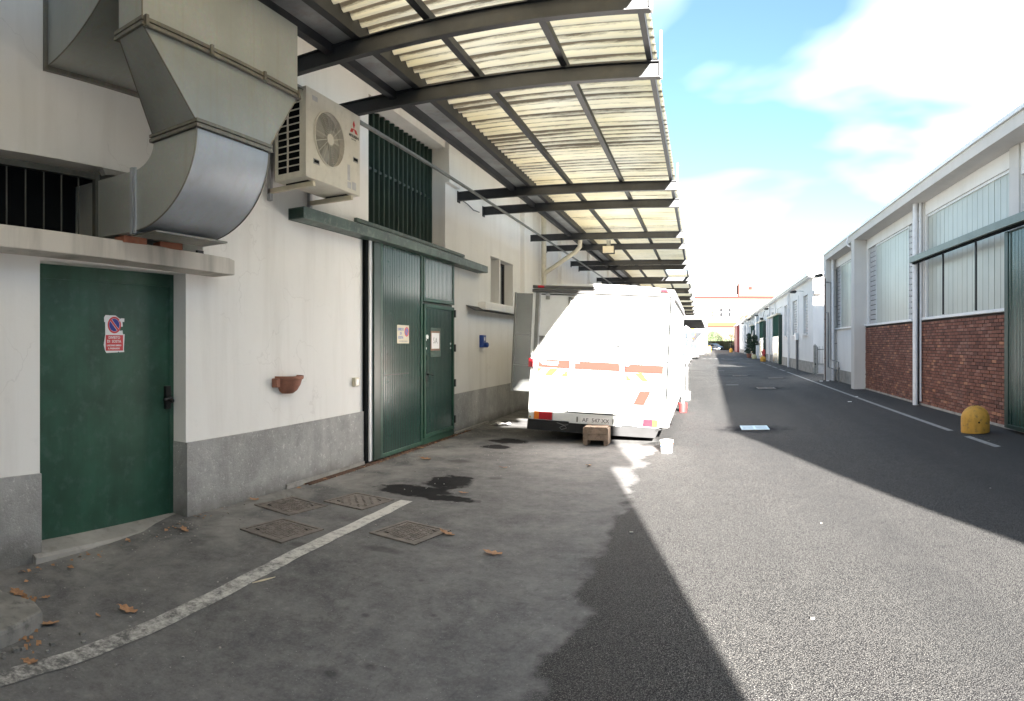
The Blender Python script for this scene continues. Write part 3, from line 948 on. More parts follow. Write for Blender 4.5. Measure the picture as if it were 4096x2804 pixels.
for z, y in ((1.62, 8.53), (1.49, 8.53), (1.49, 9.47), (1.56, 9.47)):
    T.part('cover_disc', MB().lathe([(.016, 0), (.016, .006)], 10, Matrix.Translation((-3.927, y, z - .06)) @ Matrix.Rotation(R(90), 4, 'Y')), M['white_metal'], G)
# horizontal scrape and rubbed patch on the leaf
T.part('scrape', MB().box(-3.9296, -3.9285, 7.23, 7.95, 1.085, 1.097), M['blackpaint'], G)
# rail above
T.part('rail', MB().box(-3.97, -3.80, 5.28, 10.95, 2.79, 2.80).box(-3.81, -3.80, 5.28, 10.95, 2.80, 2.90).box(-4.0, -3.80, 5.28, 10.95, 2.90, 2.91).box(-4.0, -3.99, 5.28, 10.95, 2.79, 2.90), M['green_rail'], bev=.002)
T.part('rail_end', MB().box(-3.99, -3.81, 5.285, 5.30, 2.80, 2.90), M['green_dark'])
# ground rail and loose strip at the foot of the wall
T.part('floor_rail', MB().box(-3.95, -3.93, 5.5, 10.3, -.02, .012).box(-3.90, -3.88, 5.5, 10.3, -.02, .012), M['rust'])
T.part('foot_strip', MB().box(-3.97, -3.955, 5.2, 6.78, .0, .05), M['cement'])
T.part('sill_strip', MB().box(-3.975, -3.93, 9.7, 11.4, .0, .035), M['cement'])

# ------------------------------------------------------------------ things on the left wall
# frame for lettering that faces the street from the left wall: x -> +Y, y -> +Z
def on_left(x, y, z, tilt=0):
    return Matrix.Translation((x, y, z)) @ Matrix(((0, 0, 1, 0), (1, 0, 0, 0), (0, 1, 0, 0), (0, 0, 0, 1))) @ Matrix.Rotation(R(tilt), 4, 'Z')


def disc(mb, m, r, z0, z1, n=40, ri=0, sx=1.0):
    """Disc or ring in the plane of m."""
    vs, fs = [], []
    for k in range(n):
        t = 2 * math.pi * k / n
        vs.append((r * math.cos(t) * sx, r * math.sin(t), z1))
    for k in range(n):
        t = 2 * math.pi * k / n
        vs.append((r * math.cos(t) * sx, r * math.sin(t), z0))
    if ri:
        for k in range(n):
            t = 2 * math.pi * k / n
            vs.append((ri * math.cos(t) * sx, ri * math.sin(t), z1))
        fs += [(k, (k + 1) % n, 2 * n + (k + 1) % n, 2 * n + k) for k in range(n)]
    else:
        fs.append(tuple(range(n)))
    fs += [(n + k, n + (k + 1) % n, (k + 1) % n, k) for k in range(n)]
    return mb.add(vs, fs, m)


def bar2d(mb, m, x0, y0, x1, y1, w, z0, z1):
    d = Vector((x1 - x0, y1 - y0, 0)); l = d.length; d.normalize()
    ang = math.atan2(d.y, d.x)
    mm = m @ Matrix.Translation((x0, y0, 0)) @ Matrix.Rotation(ang, 4, 'Z')
    return mb.box(0, l, -w / 2, w / 2, z0, z1, mm)


# torn no-parking sticker on the first door
S = Thing('sticker', 'torn red and white no parking sticker on the plain green door', 'sticker', (-4.155, 3.155, 1.57))
m = on_left(-4.163, 3.155, 1.578)
u = 0.0002 * 7 / 7.23  # metres per pixel of the sticker survey
def P(x, y, k=.00022):
    return ((x - 540) * .000335, (845 - y) * .000285)
pg = [P(*q) for q in [(225, 370), (270, 298), (375, 296), (370, 345), (385, 300), (570, 300), (660, 360), (720, 400), (755, 378), (850, 380), (848, 482), (790, 482), (800, 620), (745, 625), (700, 745), (790, 730), (803, 840), (860, 840), (835, 1280), (845, 1360), (690, 1366), (655, 1340), (650, 1368), (300, 1383), (260, 1330), (240, 1250), (215, 1150), (245, 960), (262, 860), (258, 500), (230, 495)]]
S.part('sheet', MB().prism(pg, 0, .0012, 'z', m), M['sign_white'])
c = P(537, 578)
mc = m @ Matrix.Translation((c[0], c[1], 0))
S.part('blue_disc', disc(MB(), mc, .0515, .001, .0022, 40), M['sign_blue'])
S.part('red_ring', disc(MB(), mc, .0685, .001, .0026, 44, .0535), M['sign_red'])
S.part('white_band', bar2d(MB(), mc, -.036, .040, .036, -.040, .0225, .001, .0030), M['sign_white'])
S.part('red_band', bar2d(MB(), mc, -.042, .046, .042, -.046, .0165, .001, .0036), M['sign_red'])
q0, q1 = P(250, 1318), P(808, 868)
S.part('red_panel', MB().box(q0[0] + .008, q1[0], q0[1], q1[1], .001, .0022, m), M['sign_red'], bev=.004)
for txt, yy, sz, xx in (('DIVIETO', 942, .031, 535), ('DI  SOSTA', 1052, .031, 527), ('LASCIARE LIBERO', 1168, .0185, 527), ('IL PASSAGGIO', 1256, .0185, 524)):
    q = P(xx, yy)
    S.text(txt, sz, M['sign_white'], m @ Matrix.Translation((q[0], q[1], .0026)), sx=1.02, bold=.0006)
S.part('torn_flap', MB().prism([P(*q) for q in [(672, 470), (700, 395), (745, 385), (800, 460)]], .0036, .006, 'z', m), M['sign_white'])

# cream no-parking plate on the ribbed leaf
S = Thing('sign_plate', 'cream DIVIETO DI SOSTA plate with a faded no parking disc on the ribbed green leaf', 'sign', (-3.928, 7.78, 1.63))
m = on_left(-3.9285, 7.78, 1.63)
S.part('plate', MB().box(-.18, .18, -.125, .125, 0, .002, m), M['sign_cream'])
for txt, x, y in (('DIVIETO', -.075, .065), ('DI', -.075, .01), ('SOSTA', -.075, -.045)):
    S.text(txt, .05, M['sign_blue2'], m @ Matrix.Translation((x, y, .0028)), sx=.98, bold=.001)
S.text('LASCIARE LIBERO IL PASSAGGIO', .018, M['alu'], m @ Matrix.Translation((0, -.095, .0028)))
mc = m @ Matrix.Translation((.105, .035, 0))
S.part('blue_disc', disc(MB(), mc, .048, .002, .0032), M['sign_blue2'])
S.part('red_ring', disc(MB(), mc, .066, .002, .0038, 40, .049), M['sign_red'])
S.part('red_band', bar2d(MB(), mc, -.036, .036, .036, -.036, .012, .002, .0044), M['sign_red'])

# taped sheet of paper on the wicket
S = Thing('paper_notice', 'handwritten S.A. sheet taped with brown tape on the wicket door', 'notice', (-3.926, 8.875, 1.55))
m = on_left(-3.929, 8.875, 1.55)
S.part('old_tape', MB().box(-.175, .20, -.25, .19, 0, .0012, m), M['tapeclear'])
S.part('brown_tape', MB().box(-.175, .165, -.155, .145, .0013, .002, m), M['tape'])
S.part('sheet', MB().box(-.145, .145, -.125, .115, .0021, .0028, m), M['paper'])
S.text('S.A.', .13, M['dark_print'], m @ Matrix.Translation((0, -.005, .0034)), sx=.85, bold=-.002)
S = Thing('label_scrap', 'small torn white label left of the paper notice', 'label', (-3.926, 8.56, 1.6))
S.part('sheet', MB().prism([(-.04, -.02), (.035, -.03), (.045, .01), (.02, .035), (-.045, .03)], 0, .0015, 'z', on_left(-3.921, 8.56, 1.6)), M['sign_white'])

# half-round terracotta planter on the white wall
S = Thing('wall_planter', 'half-round terracotta planter fixed to the white wall beside a small crack', 'planter', (-4.0, 5.22, 1.0))
prof = [(.0, 0), (.075, .003), (.12, .035), (.155, .09), (.172, .145), (.185, .15), (.192, .165), (.192, .185), (.178, .185), (.170, .155), (.12, .05), (.0, .03)]
vs, fs = [], []
N = 18
for r_, z in prof:
    for k in range(N + 1):
        t = -math.pi / 2 + math.pi * k / N
        vs.append((-3.995 + r_ * .92 * math.cos(t), 5.24 + r_ * math.sin(t), .985 + z))
for i in range(len(prof) - 1):
    for k in range(N):
        fs.append((i * (N + 1) + k, i * (N + 1) + k + 1, (i + 1) * (N + 1) + k + 1, (i + 1) * (N + 1) + k))
S.part('bowl', MB().add(vs, fs), M['terracotta'], sm=40)
S.part('wall_bracket', MB().box(-3.998, -3.93, 5.0, 5.055, 1.06, 1.15), M['terracotta'], bev=.004)

S = Thing('wall_socket', 'small ivory light switch box left of the big green door', 'switch', (-4.0, 6.6, 1.04))
S.part('box', MB().box(-4.0, -3.955, 6.55, 6.65, .985, 1.09), M['oldplastic'], bev=.006)
S.part('cover', MB().box(-3.955, -3.95, 6.57, 6.63, 1.005, 1.07), M['alu'])
S = Thing('power_socket', 'blue industrial power socket on the wall right of the big door', 'socket', (-4.0, 11.1, 1.55))
S.part('box', MB().box(-4.0, -3.92, 11.04, 11.2, 1.43, 1.66), M['blueplastic'], bev=.008)
S.part('flap', MB().lathe([(.045, 0), (.05, .05), (.03, .07)], 12, Matrix.Translation((-3.92, 11.13, 1.48)) @ Matrix.Rotation(R(90), 4, 'Y')), M['blueplastic'])
S.part('window', MB().box(-3.92, -3.917, 11.09, 11.14, 1.56, 1.62), M['sign_white'])
solo('wall_cable', 'thin grey cable sagging along the wall below the third canopy beam', 'cable', MB().tube([(-3.99, 9.95, 3.92), (-3.97, 10.1, 3.95), (-3.97, 10.35, 3.94), (-3.95, 10.6, 3.88), (-3.95, 10.9, 3.9)], .01, 6), M['pipe_grey'], (-4, 10.4, 3.9))

# ------------------------------------------------------------------ galvanised ductwork
DU = Thing('extraction_duct', 'galvanised duct curving out of the barred window opening and widening upward', 'duct', (-3.4, 3.2, 2.3))
def ring_strip(mb, x0, x1, y0, y1, z0, z1, o=.022):
    """A flange collar round a vertical duct."""
    mb.box(x0 - o, x1 + o, y0 - o, y0, z0, z1).box(x0 - o, x1 + o, y1, y1 + o, z0, z1)
    mb.box(x1, x1 + o, y0, y1, z0, z1).box(x0 - o, x0, y0, y1, z0, z1)
    return mb
Y0, Y1 = 2.89, 3.63
# horizontal stub from the wall
mb = MB()
mb.add([(-4.45, Y0, 2.34), (-3.57, Y0, 2.315), (-3.57, Y0, 2.752), (-4.45, Y0, 2.79), (-4.45, Y1, 2.34), (-3.57, Y1, 2.315), (-3.57, Y1, 2.752), (-4.45, Y1, 2.79)],
       [(0, 1, 2, 3), (7, 6, 5, 4), (0, 4, 5, 1), (3, 2, 6, 7)])
DU.part('wall_stub', mb, M['galv_warm'], sm=30)
# elbow
K = 16
outer, inner = [], []
for i in range(K + 1):
    t = math.pi / 2 * i / K
    outer.append((-3.57 + .64 * math.sin(t), 2.315 + .585 * (1 - math.cos(t))))
    inner.append((-3.57 + .21 * math.sin(t), 2.752 + .148 * (1 - math.cos(t))))
for y, fl in ((Y0, False), (Y1, True)):
    vs = [(a, y, b_) for a, b_ in outer] + [(a, y, b_) for a, b_ in inner]
    fs = [(i, i + 1, K + 2 + i, K + 1 + i) for i in range(K)]
    if fl: fs = [tuple(reversed(f)) for f in fs]
    DU.part('elbow_side', MB().add(vs, fs), M['galv_warm'])
mb = MB()
vs = [(a, Y0, b_) for a, b_ in outer] + [(a, Y1, b_) for a, b_ in outer]
mb.add(vs, [(i, K + 1 + i, K + 2 + i, i + 1) for i in range(K)])
DU.part('elbow_back', mb, M['galv_bright'], sm=60)
mb = MB()
vs = [(a, Y0, b_) for a, b_ in inner] + [(a, Y1, b_) for a, b_ in inner]
mb.add(vs, [(i, i + 1, K + 2 + i, K + 1 + i) for i in range(K)])
DU.part('elbow_throat', mb, M['galv_warm'], sm=60)
# seams of the elbow
for y in (Y0, Y1):
    DU.part('seam', MB().tube([(a, y, b_) for a, b_ in outer], .006, 6), M['flange'], sm=60)
DU.part('flange', MB().box(-3.60, -3.572, Y0 - .02, Y1 + .02, 2.295, 2.315).box(-3.60, -3.572, Y0 - .022, Y0 - .002, 2.295, 2.775).box(-3.60, -3.572, Y1 + .002, Y1 + .02, 2.295, 2.775).box(-3.568, -3.545, Y0 - .018, Y0 - .002, 2.30, 2.77), M['galv_bright'])
DU.part('flange', ring_strip(MB(), -3.36, -2.93, Y0, Y1, 2.905, 2.928), M['flange'])
DU.part('flange', ring_strip(MB(), -3.36, -2.93, Y0, Y1, 2.936, 2.958), M['flange'])
# transition
lo = [(-3.36, Y0, 2.94), (-2.93, Y0, 2.94), (-2.93, Y1, 2.94), (-3.36, Y1, 2.94)]
hi = [(-3.16, 2.43, 3.42), (-2.93, 2.43, 3.42), (-2.93, 3.985, 3.42), (-3.16, 3.985, 3.42)]
DU.part('transition_front', MB().add([lo[1], lo[2], hi[2], hi[1]], [(0, 1, 2, 3)]), M['galv'])
DU.part('transition_side', MB().add([lo[0], lo[1], hi[1], hi[0]], [(0, 1, 2, 3)]).add([lo[2], lo[3], hi[3], hi[2]], [(0, 1, 2, 3)]).add([lo[3], lo[0], hi[0], hi[3]], [(0, 1, 2, 3)]), M['galv'])
DU.part('flange', ring_strip(MB(), -3.16, -2.93, 2.43, 3.985, 3.405, 3.428), M['flange'])
DU.part('flange', ring_strip(MB(), -3.16, -2.93, 2.43, 3.985, 3.436, 3.459), M['flange'])
for y in (3.0, 3.55, 3.97, 2.44):
    DU.part('clamp', MB().box(-2.908, -2.89, y - .012, y + .012, 3.40, 3.464), M['flange'])
DU.part('riser_front', MB().add([(-2.93, 2.43, 3.44), (-2.93, 3.985, 3.44), (-2.93, 3.985, 3.97), (-2.93, 2.43, 3.97)], [(0, 1, 2, 3)]), M['galv_warm'])
DU.part('riser_side', MB().add([(-3.16, 2.43, 3.44), (-2.93, 2.43, 3.44), (-2.93, 2.43, 3.97), (-3.16, 2.43, 3.97)], [(0, 1, 2, 3)]).add([(-3.16, 3.985, 3.44), (-2.93, 3.985, 3.44), (-2.93, 3.985, 3.97), (-3.16, 3.985, 3.97)], [(3, 2, 1, 0)]).add([(-3.16, 2.43, 3.44), (-3.16, 3.985, 3.44), (-3.16, 3.985, 3.97), (-3.16, 2.43, 3.97)], [(3, 2, 1, 0)]), M['galv_warm'])
for q in ([(-2.93, 2.43, 3.46), (-2.93, 2.43, 3.97)], [lo[1], hi[1]], [lo[0], hi[0]], [lo[2], hi[2]], [(-2.93, Y0, 2.9), (-2.93, Y0, 2.94)]):
    DU.part('corner_seam', MB().tube(q, .005, 6), M['flange'])
DU.part('foot_tray', MB().box(-3.62, -3.36, Y0 + .02, Y1 + .02, 2.285, 2.298), M['flange'])

# second elbow, leaving the wall higher up behind the riser
D2 = Thing('duct_elbow', 'large curved galvanised duct elbow leaving the wall at the top left corner', 'duct', (-4, 3.2, 3.5))
prof = []
Rr = 1.42
for i in range(13):
    t = R(38) * i / 12
    prof.append((-4.0 + Rr * math.sin(t) * .96, 3.53 + Rr * (1 - math.cos(t))))
prof.append((-3.163, 3.99)); prof.append((-3.163, 4.4))
npf = len(prof)
mb = MB()
vs = [(a, 2.40, b_) for a, b_ in prof] + [(a, 3.97, b_) for a, b_ in prof]
mb.add(vs, [(i, npf + i, npf + i + 1, i + 1) for i in range(npf - 1)])
D2.part('belly', mb, M['galv_dark'] if 'galv_dark' in M else M['galv'], sm=60)
vs = [(a, 2.40, b_) for a, b_ in prof] + [(-4.0, 2.40, 4.4)]
D2.part('side', MB().add(vs, [tuple(range(npf + 1))]), M['galv_warm'])
D2.part('side', MB().add([(a, 3.97, b_) for a, b_ in prof] + [(-4.0, 3.97, 4.4)], [tuple(reversed(range(npf + 1)))]), M['galv_warm'])
D2.part('wall_flange', MB().box(-3.999, -3.965, 2.375, 3.99, 3.50, 3.53).box(-3.999, -3.965, 2.375, 2.40, 3.53, 4.4), M['flange'])
D2.part('seam', MB().tube([(a, 2.40, b_) for a, b_ in prof[:-1]], .006, 6), M['flange'])

# loose bricks under the duct
for i, (y, x, w, rz, lb) in enumerate(((3.04, -3.80, .24, 3, 'loose red brick standing first on the lintel under the duct'), (3.42, -3.80, .22, -8, 'second loose red brick in the gloom under the duct elbow'))):
    b = MB().box(-.055, .055, -w / 2, w / 2, 0, .052)
    o = solo('loose_brick', lb, 'brick', b, M['brick_loose'], (0, 0, 0), bev=.005, group='loose bricks propping the duct')
    o.location = (x, y, 2.262 - (y - 3) * .012)
    o.rotation_euler.z = R(rz)
solo('duct_prop', 'dark upright steel angle under the duct at the end of the lintel', 'bracket', MB().box(-3.93, -3.9, 3.86, 3.93, 2.25, 2.31).box(-3.99, -3.9, 3.84, 3.94, 2.245, 2.26), M['steel'], (-3.93, 3.9, 2.25))

# ------------------------------------------------------------------ air conditioner
AC = Thing('air_conditioner', 'cream outdoor air conditioning unit with one fan on wall brackets under the canopy', 'air conditioner', (-3.6, 5.29, 3.05))
ax0, ax1, ay0, ay1, az0, az1 = -3.80, -3.43, 4.80, 5.78, 3.07, 3.89
body = MB()
body.box(ax0, ax1 - .005, ay0 + .004, ay1, az0, az1 - .03)
fy, fz, fr = 5.20, 3.50, .262
# front panel with a round hole
N = 48
def sqpt(t, hw0, hw1, hz0, hz1):
    c_, s_ = math.cos(t), math.sin(t)
    k = min((hw1 / c_ if c_ > 0 else hw0 / -c_) if abs(c_) > 1e-6 else 9, (hz1 / s_ if s_ > 0 else hz0 / -s_) if abs(s_) > 1e-6 else 9)
    return (k * c_, k * s_)
vs, fs = [], []
angs = sorted([2 * math.pi * k / N for k in range(N)] + [math.atan2(sz, sy) % (2 * math.pi) for sy in (ay0 - fy, ay1 - fy) for sz in (az0 - fz, az1 - fz)])
for t in angs:
    a, b_ = sqpt(t, fy - ay0, ay1 - fy, fz - az0, az1 - fz)
    vs += [(ax1, fy + a, fz + b_), (ax1, fy + fr * math.cos(t), fz + fr * math.sin(t)), (ax1 - .05, fy + fr * math.cos(t), fz + fr * math.sin(t))]
n_ = len(angs)
for i in range(n_):
    j = (i + 1) % n_
    fs += [(3 * i, 3 * j, 3 * j + 1, 3 * i + 1), (3 * i + 1, 3 * j + 1, 3 * j + 2, 3 * i + 2)]
AC.part('front_panel', MB().add(vs, fs), M['acwhite'])
body = MB().box(ax0, ax1 - .051, ay0 + .02, ay1 - .002, az0 + .02, az1 - .02)
AC.part('dark_core', body, M['black'])
case = MB().box(ax0, ax1, ay1 - .0015, ay1, az0, az1).box(ax0, ax1, ay0, ay1, az1 - .004, az1 + .012).box(ax0, ax1, ay0, ay1, az0 - .01, az0 + .002)
case.box(ax1 - .075, ax1 - .001, ay0, ay0 + .012, az0, az1).box(ax0, ax0 + .035, ay0, ay0 + .012, az0, az1).box(ax0 + .035, ax1 - .075, ay0, ay0 + .012, az1 - .05, az1).box(ax0 + .035, ax1 - .075, ay0, ay0 + .012, az0, az0 + .05)
AC.part('casing', case, M['acwhite'], bev=.003)
SG = AC.part('side_grille', MB().box(-3.655, -3.638, ay0 + .001, ay0 + .01, az0 + .05, az1 - .05), M['acwhite'])
for i in range(11):
    z = az0 + .05 + (i + .5) * (az1 - az0 - .1) / 11 + .03
    AC.part('slat', MB().box(ax0 + .03, ax1 - .07, ay0 + .002, ay0 + .011, z - .005, z + .005), M['acwhite'], SG)
FG = AC.part('fan_guard', disc(MB(), on_left(ax1 - .002, fy, fz), fr + .008, 0, .012, 48, fr - .004), M['acwhite'])
gr = MB()
for k in range(13):
    r_ = .05 + k * (fr - .06) / 12.5
    gr.tube([(ax1 + .004, fy + r_ * math.cos(2 * math.pi * i / 36), fz + r_ * math.sin(2 * math.pi * i / 36)) for i in range(37)], .0030, 4, False)
AC.part('guard_rings', gr, M['acwhite'], FG)
sp = MB()
for k in range(16):
    t = 2 * math.pi * k / 16 + .1
    sp.tube([(ax1 + .007, fy + .04 * math.cos(t), fz + .04 * math.sin(t)), (ax1 + .007, fy + fr * math.cos(t + .18), fz + fr * math.sin(t + .18))], .0028, 4, False)
AC.part('guard_spokes', sp, M['acwhite'], FG)
AC.part('guard_hub', disc(MB(), on_left(ax1 + .004, fy, fz), .056, 0, .008, 28), M['acwhite'], FG)
fb = MB()
for k in range(3):
    t = 2 * math.pi * k / 3
    p = []
    for i in range(7):
        a = t + i * .16
        p.append((ax1 - .035 - .004 * i, fy + .22 * math.cos(a), fz + .22 * math.sin(a)))
    q = [(ax1 - .035, fy + .05 * math.cos(t + j * .16), fz + .05 * math.sin(t + j * .16)) for j in range(7)]
    fb.add(p + q, [(i, i + 1, 8 + i, 7 + i) for i in range(6)])
AC.part('fan', fb, M['alu'])
for y, z in ((4.97, 3.23), (5.69, 3.42)):
    AC.part('hand_recess', MB().box(ax1, ax1 + .003, y - .05, y + .05, z - .025, z + .025), M['alu']).name
    AC.part('hand_recess', MB().box(ax1 + .003, ax1 + .004, y - .04, y + .04, z - .012, z + .016), M['black'])
md = on_left(ax1 + .0005, 5.655, 3.735)
lg = MB()
dh, dw = .045, .022
for cx_, cy_, rot in ((0, .045, 0), (-.0385, -.022, 120), (.0385, -.022, -120)):
    lg.prism([(0, dh), (dw, 0), (0, -dh), (-dw, 0)], 0, .0015, 'z', md @ Matrix.Translation((cx_, cy_, 0)) @ Matrix.Rotation(R(rot), 4, 'Z'))
AC.part('emblem', lg, M['red_mark'])
AC.text('MITSUBISHI', .042, M['dark_print'], on_left(ax1 + .0012, 5.655, 3.655), sx=.92, bold=.0008)
AC.text('ELECTRIC', .016, M['dark_print'], on_left(ax1 + .0012, 5.655, 3.622), sx=1.4)
AC.part('rating_label', MB().box(ax1, ax1 + .001, 5.53, 5.58, 3.18, 3.34).box(ax1, ax1 + .001, 5.62, 5.70, 3.10, 3.18).box(ax1, ax1 + .001, 5.53, 5.60, 3.10, 3.165), M['slat_grey'])
AC.part('rating_label', MB().box(ax1, ax1 + .001, 4.90, 4.99, 3.80, 3.845), M['slat_grey'])
for y in (4.93, 5.62):
    br = AC.part('bracket', MB().box(-4.0, -3.44, y, y + .04, 3.0, 3.045), M['oldplastic'], bev=.003)
    AC.part('bracket_upright', MB().box(-3.999, -3.96, y, y + .04, 2.93, 3.62), M['slat_grey'], br)
    AC.part('rubber_foot', MB().box(-3.76, -3.50, y - .005, y + .045, 3.045, 3.062), M['rubber'], br)
AC.part('refrigerant_pipe', MB().tube([(-3.99, 4.88, 4.2), (-3.9, 4.9, 3.97), (-3.85, 5.0, 3.9)], .02, 8), M['rubber'])

# ------------------------------------------------------------------ canopy
CB = 3.92                                     # underside of the beams
CA = Thing('canopy', 'translucent corrugated canopy on dark steel beams along the left warehouse', 'canopy', (-2, 6, 3.9))
def ibeam(y, x0=-4.0, x1=-.36):
    mb = MB()
    mb.box(x0, x1, y - .034, y + .034, CB, CB + .010).box(x0, x1, y - .034, y + .034, CB + .14, CB + .15)
    mb.box(x0, x1, y - .006, y + .006, CB + .010, CB + .14)
    mb.box(x1 - .01, x1, y - .045, y + .045, CB + .010, CB + .14)
    mb.box(x0, x0 + .012, y - .06, y + .06, CB - .03, CB + .16)
    return mb
beams = [-4.8, -3.6, -.2, 1.0, 4.60, 5.77, 10.0, 11.26, 14.5, 16.2, 19.4, 20.7, 24.4, 25.6, 29.3, 30.5, 34.2, 35.4, 39.1, 40.3, 44.0, 45.2, 48.9, 50.1, 53.8, 55.0]
for i, y in enumerate(beams):
    if i < 2 or y < 1.5:
        CA.part('beam', ibeam(y), M['steel']); continue
    CA.part('beam', ibeam(y), M['steel'])
    CA.part('edge_bracket', MB().box(-.36, -.345, y - .03, y + .03, CB - .005, CB + .42).box(-.48, -.36, y + .047, y + .052, CB + .01, CB + .14), M['white_metal'])
YA, YB = -6, 57.8
for nm_, x, w, z0, z1 in (('purlin', -2.10, .06, 4.075, 4.14), ('purlin', -1.25, .06, 4.075, 4.14), ('edge_purlin', -.46, .05, 4.075, 4.15)):
    CA.part(nm_, MB().box(x - w / 2, x + w / 2, YA, YB, z0, z1), M['steel'])
gt = CA.part('gutter', MB().box(-2.99, -2.78, YA, YB, 4.085, 4.095), M['gutterpan'])
CA.part('gutter_rail', MB().box(-3.06, -2.99, YA, YB, 4.005, 4.16), M['steel'], gt)
CA.part('gutter_rail', MB().box(-2.78, -2.71, YA, YB, 4.06, 4.2), M['steel'], gt)
CA.part('tie_angle', MB().box(-3.50, -3.46, 4.4, 57, 3.865, 3.872).box(-3.50, -3.495, 4.4, 57, 3.872, 3.918), M['greysteel'])
# corrugated sheets: each about a metre wide, all one shape
SW, WAVE = 1.022, .146
vs, fs = [], []
nyy = 42
for ix, x in enumerate((-2.74, -.40)):
    for i in range(nyy + 1):
        y = SW * i / nyy
        vs.append((x, y, .024 * math.cos(2 * math.pi * y / WAVE)))
fs = [(i, nyy + 1 + i, nyy + 2 + i, i + 1) for i in range(nyy)]
sheet_me = MB().add(vs, fs).mesh('roof_sheet')
sheet_me.polygons.foreach_set('use_smooth', [True] * len(sheet_me.polygons))
vs2 = [((v[0] if v[0] < -1 else -1.28), v[1], v[2]) for v in vs]
sheet_short = MB().add(vs2, fs).mesh('roof_sheet_short')
sheet_short.polygons.foreach_set('use_smooth', [True] * len(sheet_short.polygons))
k = 0
y = -42 * WAVE
while y < 57:
    cut = 20.6 < y < 24.2
    o = CA.shared('roof_sheet', sheet_short if cut else sheet_me, M['sheet'], (0, y, 4.178 + (.004 if k % 2 else 0)))
    y += SW
    k += 1
# floodlight under the canopy
FL = Thing('floodlight', 'square grey floodlight hanging under the canopy beams above the van', 'floodlight', (-2.25, 15.7, 3.7))
FL.part('housing', MB().prism([(15.6, 3.74), (15.72, 3.74), (15.72, 3.93), (15.62, 3.93)], -2.42, -2.12, 'x'), M['steel'], bev=.008)
FL.part('glass', MB().box(-2.405, -2.135, 15.585, 15.60, 3.755, 3.925), M['oldplastic'])
FL.part('bracket', MB().box(-2.32, -2.22, 15.64, 15.7, 3.93, 4.08), M['greysteel'])
# downpipe with its branch from the gutter
DP = Thing('downpipe', 'cream plastic downpipe with a slanting branch from the canopy gutter behind the van', 'downpipe', (-3.9, 15.34, 0))
DP.part('pipe', MB().tube([(-3.85, 15.34, 0), (-3.85, 15.34, 4.75)], .062, 14), M['pipe_cream'], sm=40)
DP.part('branch', MB().tube([(-3.85, 15.34, 3.24), (-3.7, 15.32, 3.33), (-3.0, 15.16, 3.74), (-2.9, 15.14, 3.85), (-2.89, 15.13, 4.08)], .055, 12), M['pipe_cream'], sm=50)
for z in (3.18, 3.62, 3.95, 2.6):
    DP.part('collar', MB().lathe([(.069, -.02), (.069, .02)], 14, None, (-3.85, 15.34, z)), M['pipe_cream'])

# ------------------------------------------------------------------ right-hand brick workshop (its own frame: x = out from the street, y = along)
RN = 5.07
BR = Thing('workshop', 'brick and channel glass workshop with white fascia on the right', 'workshop', (RN, 10, 0), RF)
S0, S1 = -4.5, 26.1
zf = 4.93
# openings: two doors nearer than the frame are shut off by the green leaf, then three glazed bays
rh = [(10.02, 14.5, 2.14, 4.62, .12), (15.55, 20.25, 2.14, 4.62, .12), (21.0, 25.75, 2.14, 4.62, .12), (4.9, 9.6, .0, 4.4, .12), (-.2, 4.3, 2.14, 4.62, .12)]
BR.part('wall', wall_mesh(S0, S1, -.3, zf, rh, RN + .03, .1, xdir=1), M['plaster_r'])
BR.part('core', MB().box(RN + .16, 16, S0, S1, -.3, 5.1), M['concrete_paint'])
BR.part('end_wall', MB().box(4.72, RN + .16, S0 - .3, S0, -.3, 5.1), M['plaster_r'])
BR.part('fascia', MB().box(4.67, 4.82, S0 - .3, S1, zf, 5.15), M['concrete_paint'], bev=.004)
BR.part('soffit', MB().box(4.82, 16.2, S0 - .3, S1, zf + .002, 5.15), M['concrete_paint'])
BR.part('roof_flashing', MB().box(4.63, 4.95, S0 - .32, S1 + .02, 5.155, 5.225), M['white_metal'])
BR.part('roof', MB().box(4.95, 16.2, S0 - .3, S1, 5.155, 5.20), M['roof'])
for y0, y1 in ((20.42, 20.87), (25.6, 26.1)):
    BR.part('pillar', MB().box(4.672, RN + .03, y0, y1, -.1, zf - .002), M['concrete_paint'], bev=.006)
for y0, y1 in ((14.55, 15.45), (9.62, 9.98)):
    BR.part('flat_pier', MB().box(RN - .01, RN + .03, y0, y1, 2.08, zf - .003), M['concrete_paint'])
for y0, y1 in ((9.9, 14.62), (15.38, 20.42), (20.87, 25.6), (-.3, 4.4)):
    BR.part('sill', MB().box(RN - .055, RN + .12, y0, y1, 2.075, 2.135), M['white_metal'], bev=.004)
BR.part('mortar_bed', MB().box(RN + .008, RN + .028, 9.86, 14.98, 0.02, 2.07).box(RN + .008, RN + .028, 14.98, 20.42, 0.02, 2.07), M['mortar'])
BR.part('footing', MB().box(RN - .03, RN + .02, 9.0, 20.42, -.1, .045), M['cement'])
BR.part('cement_dado', MB().box(RN + .005, RN + .028, 20.87, 25.6, -.1, .46), M['cement'])

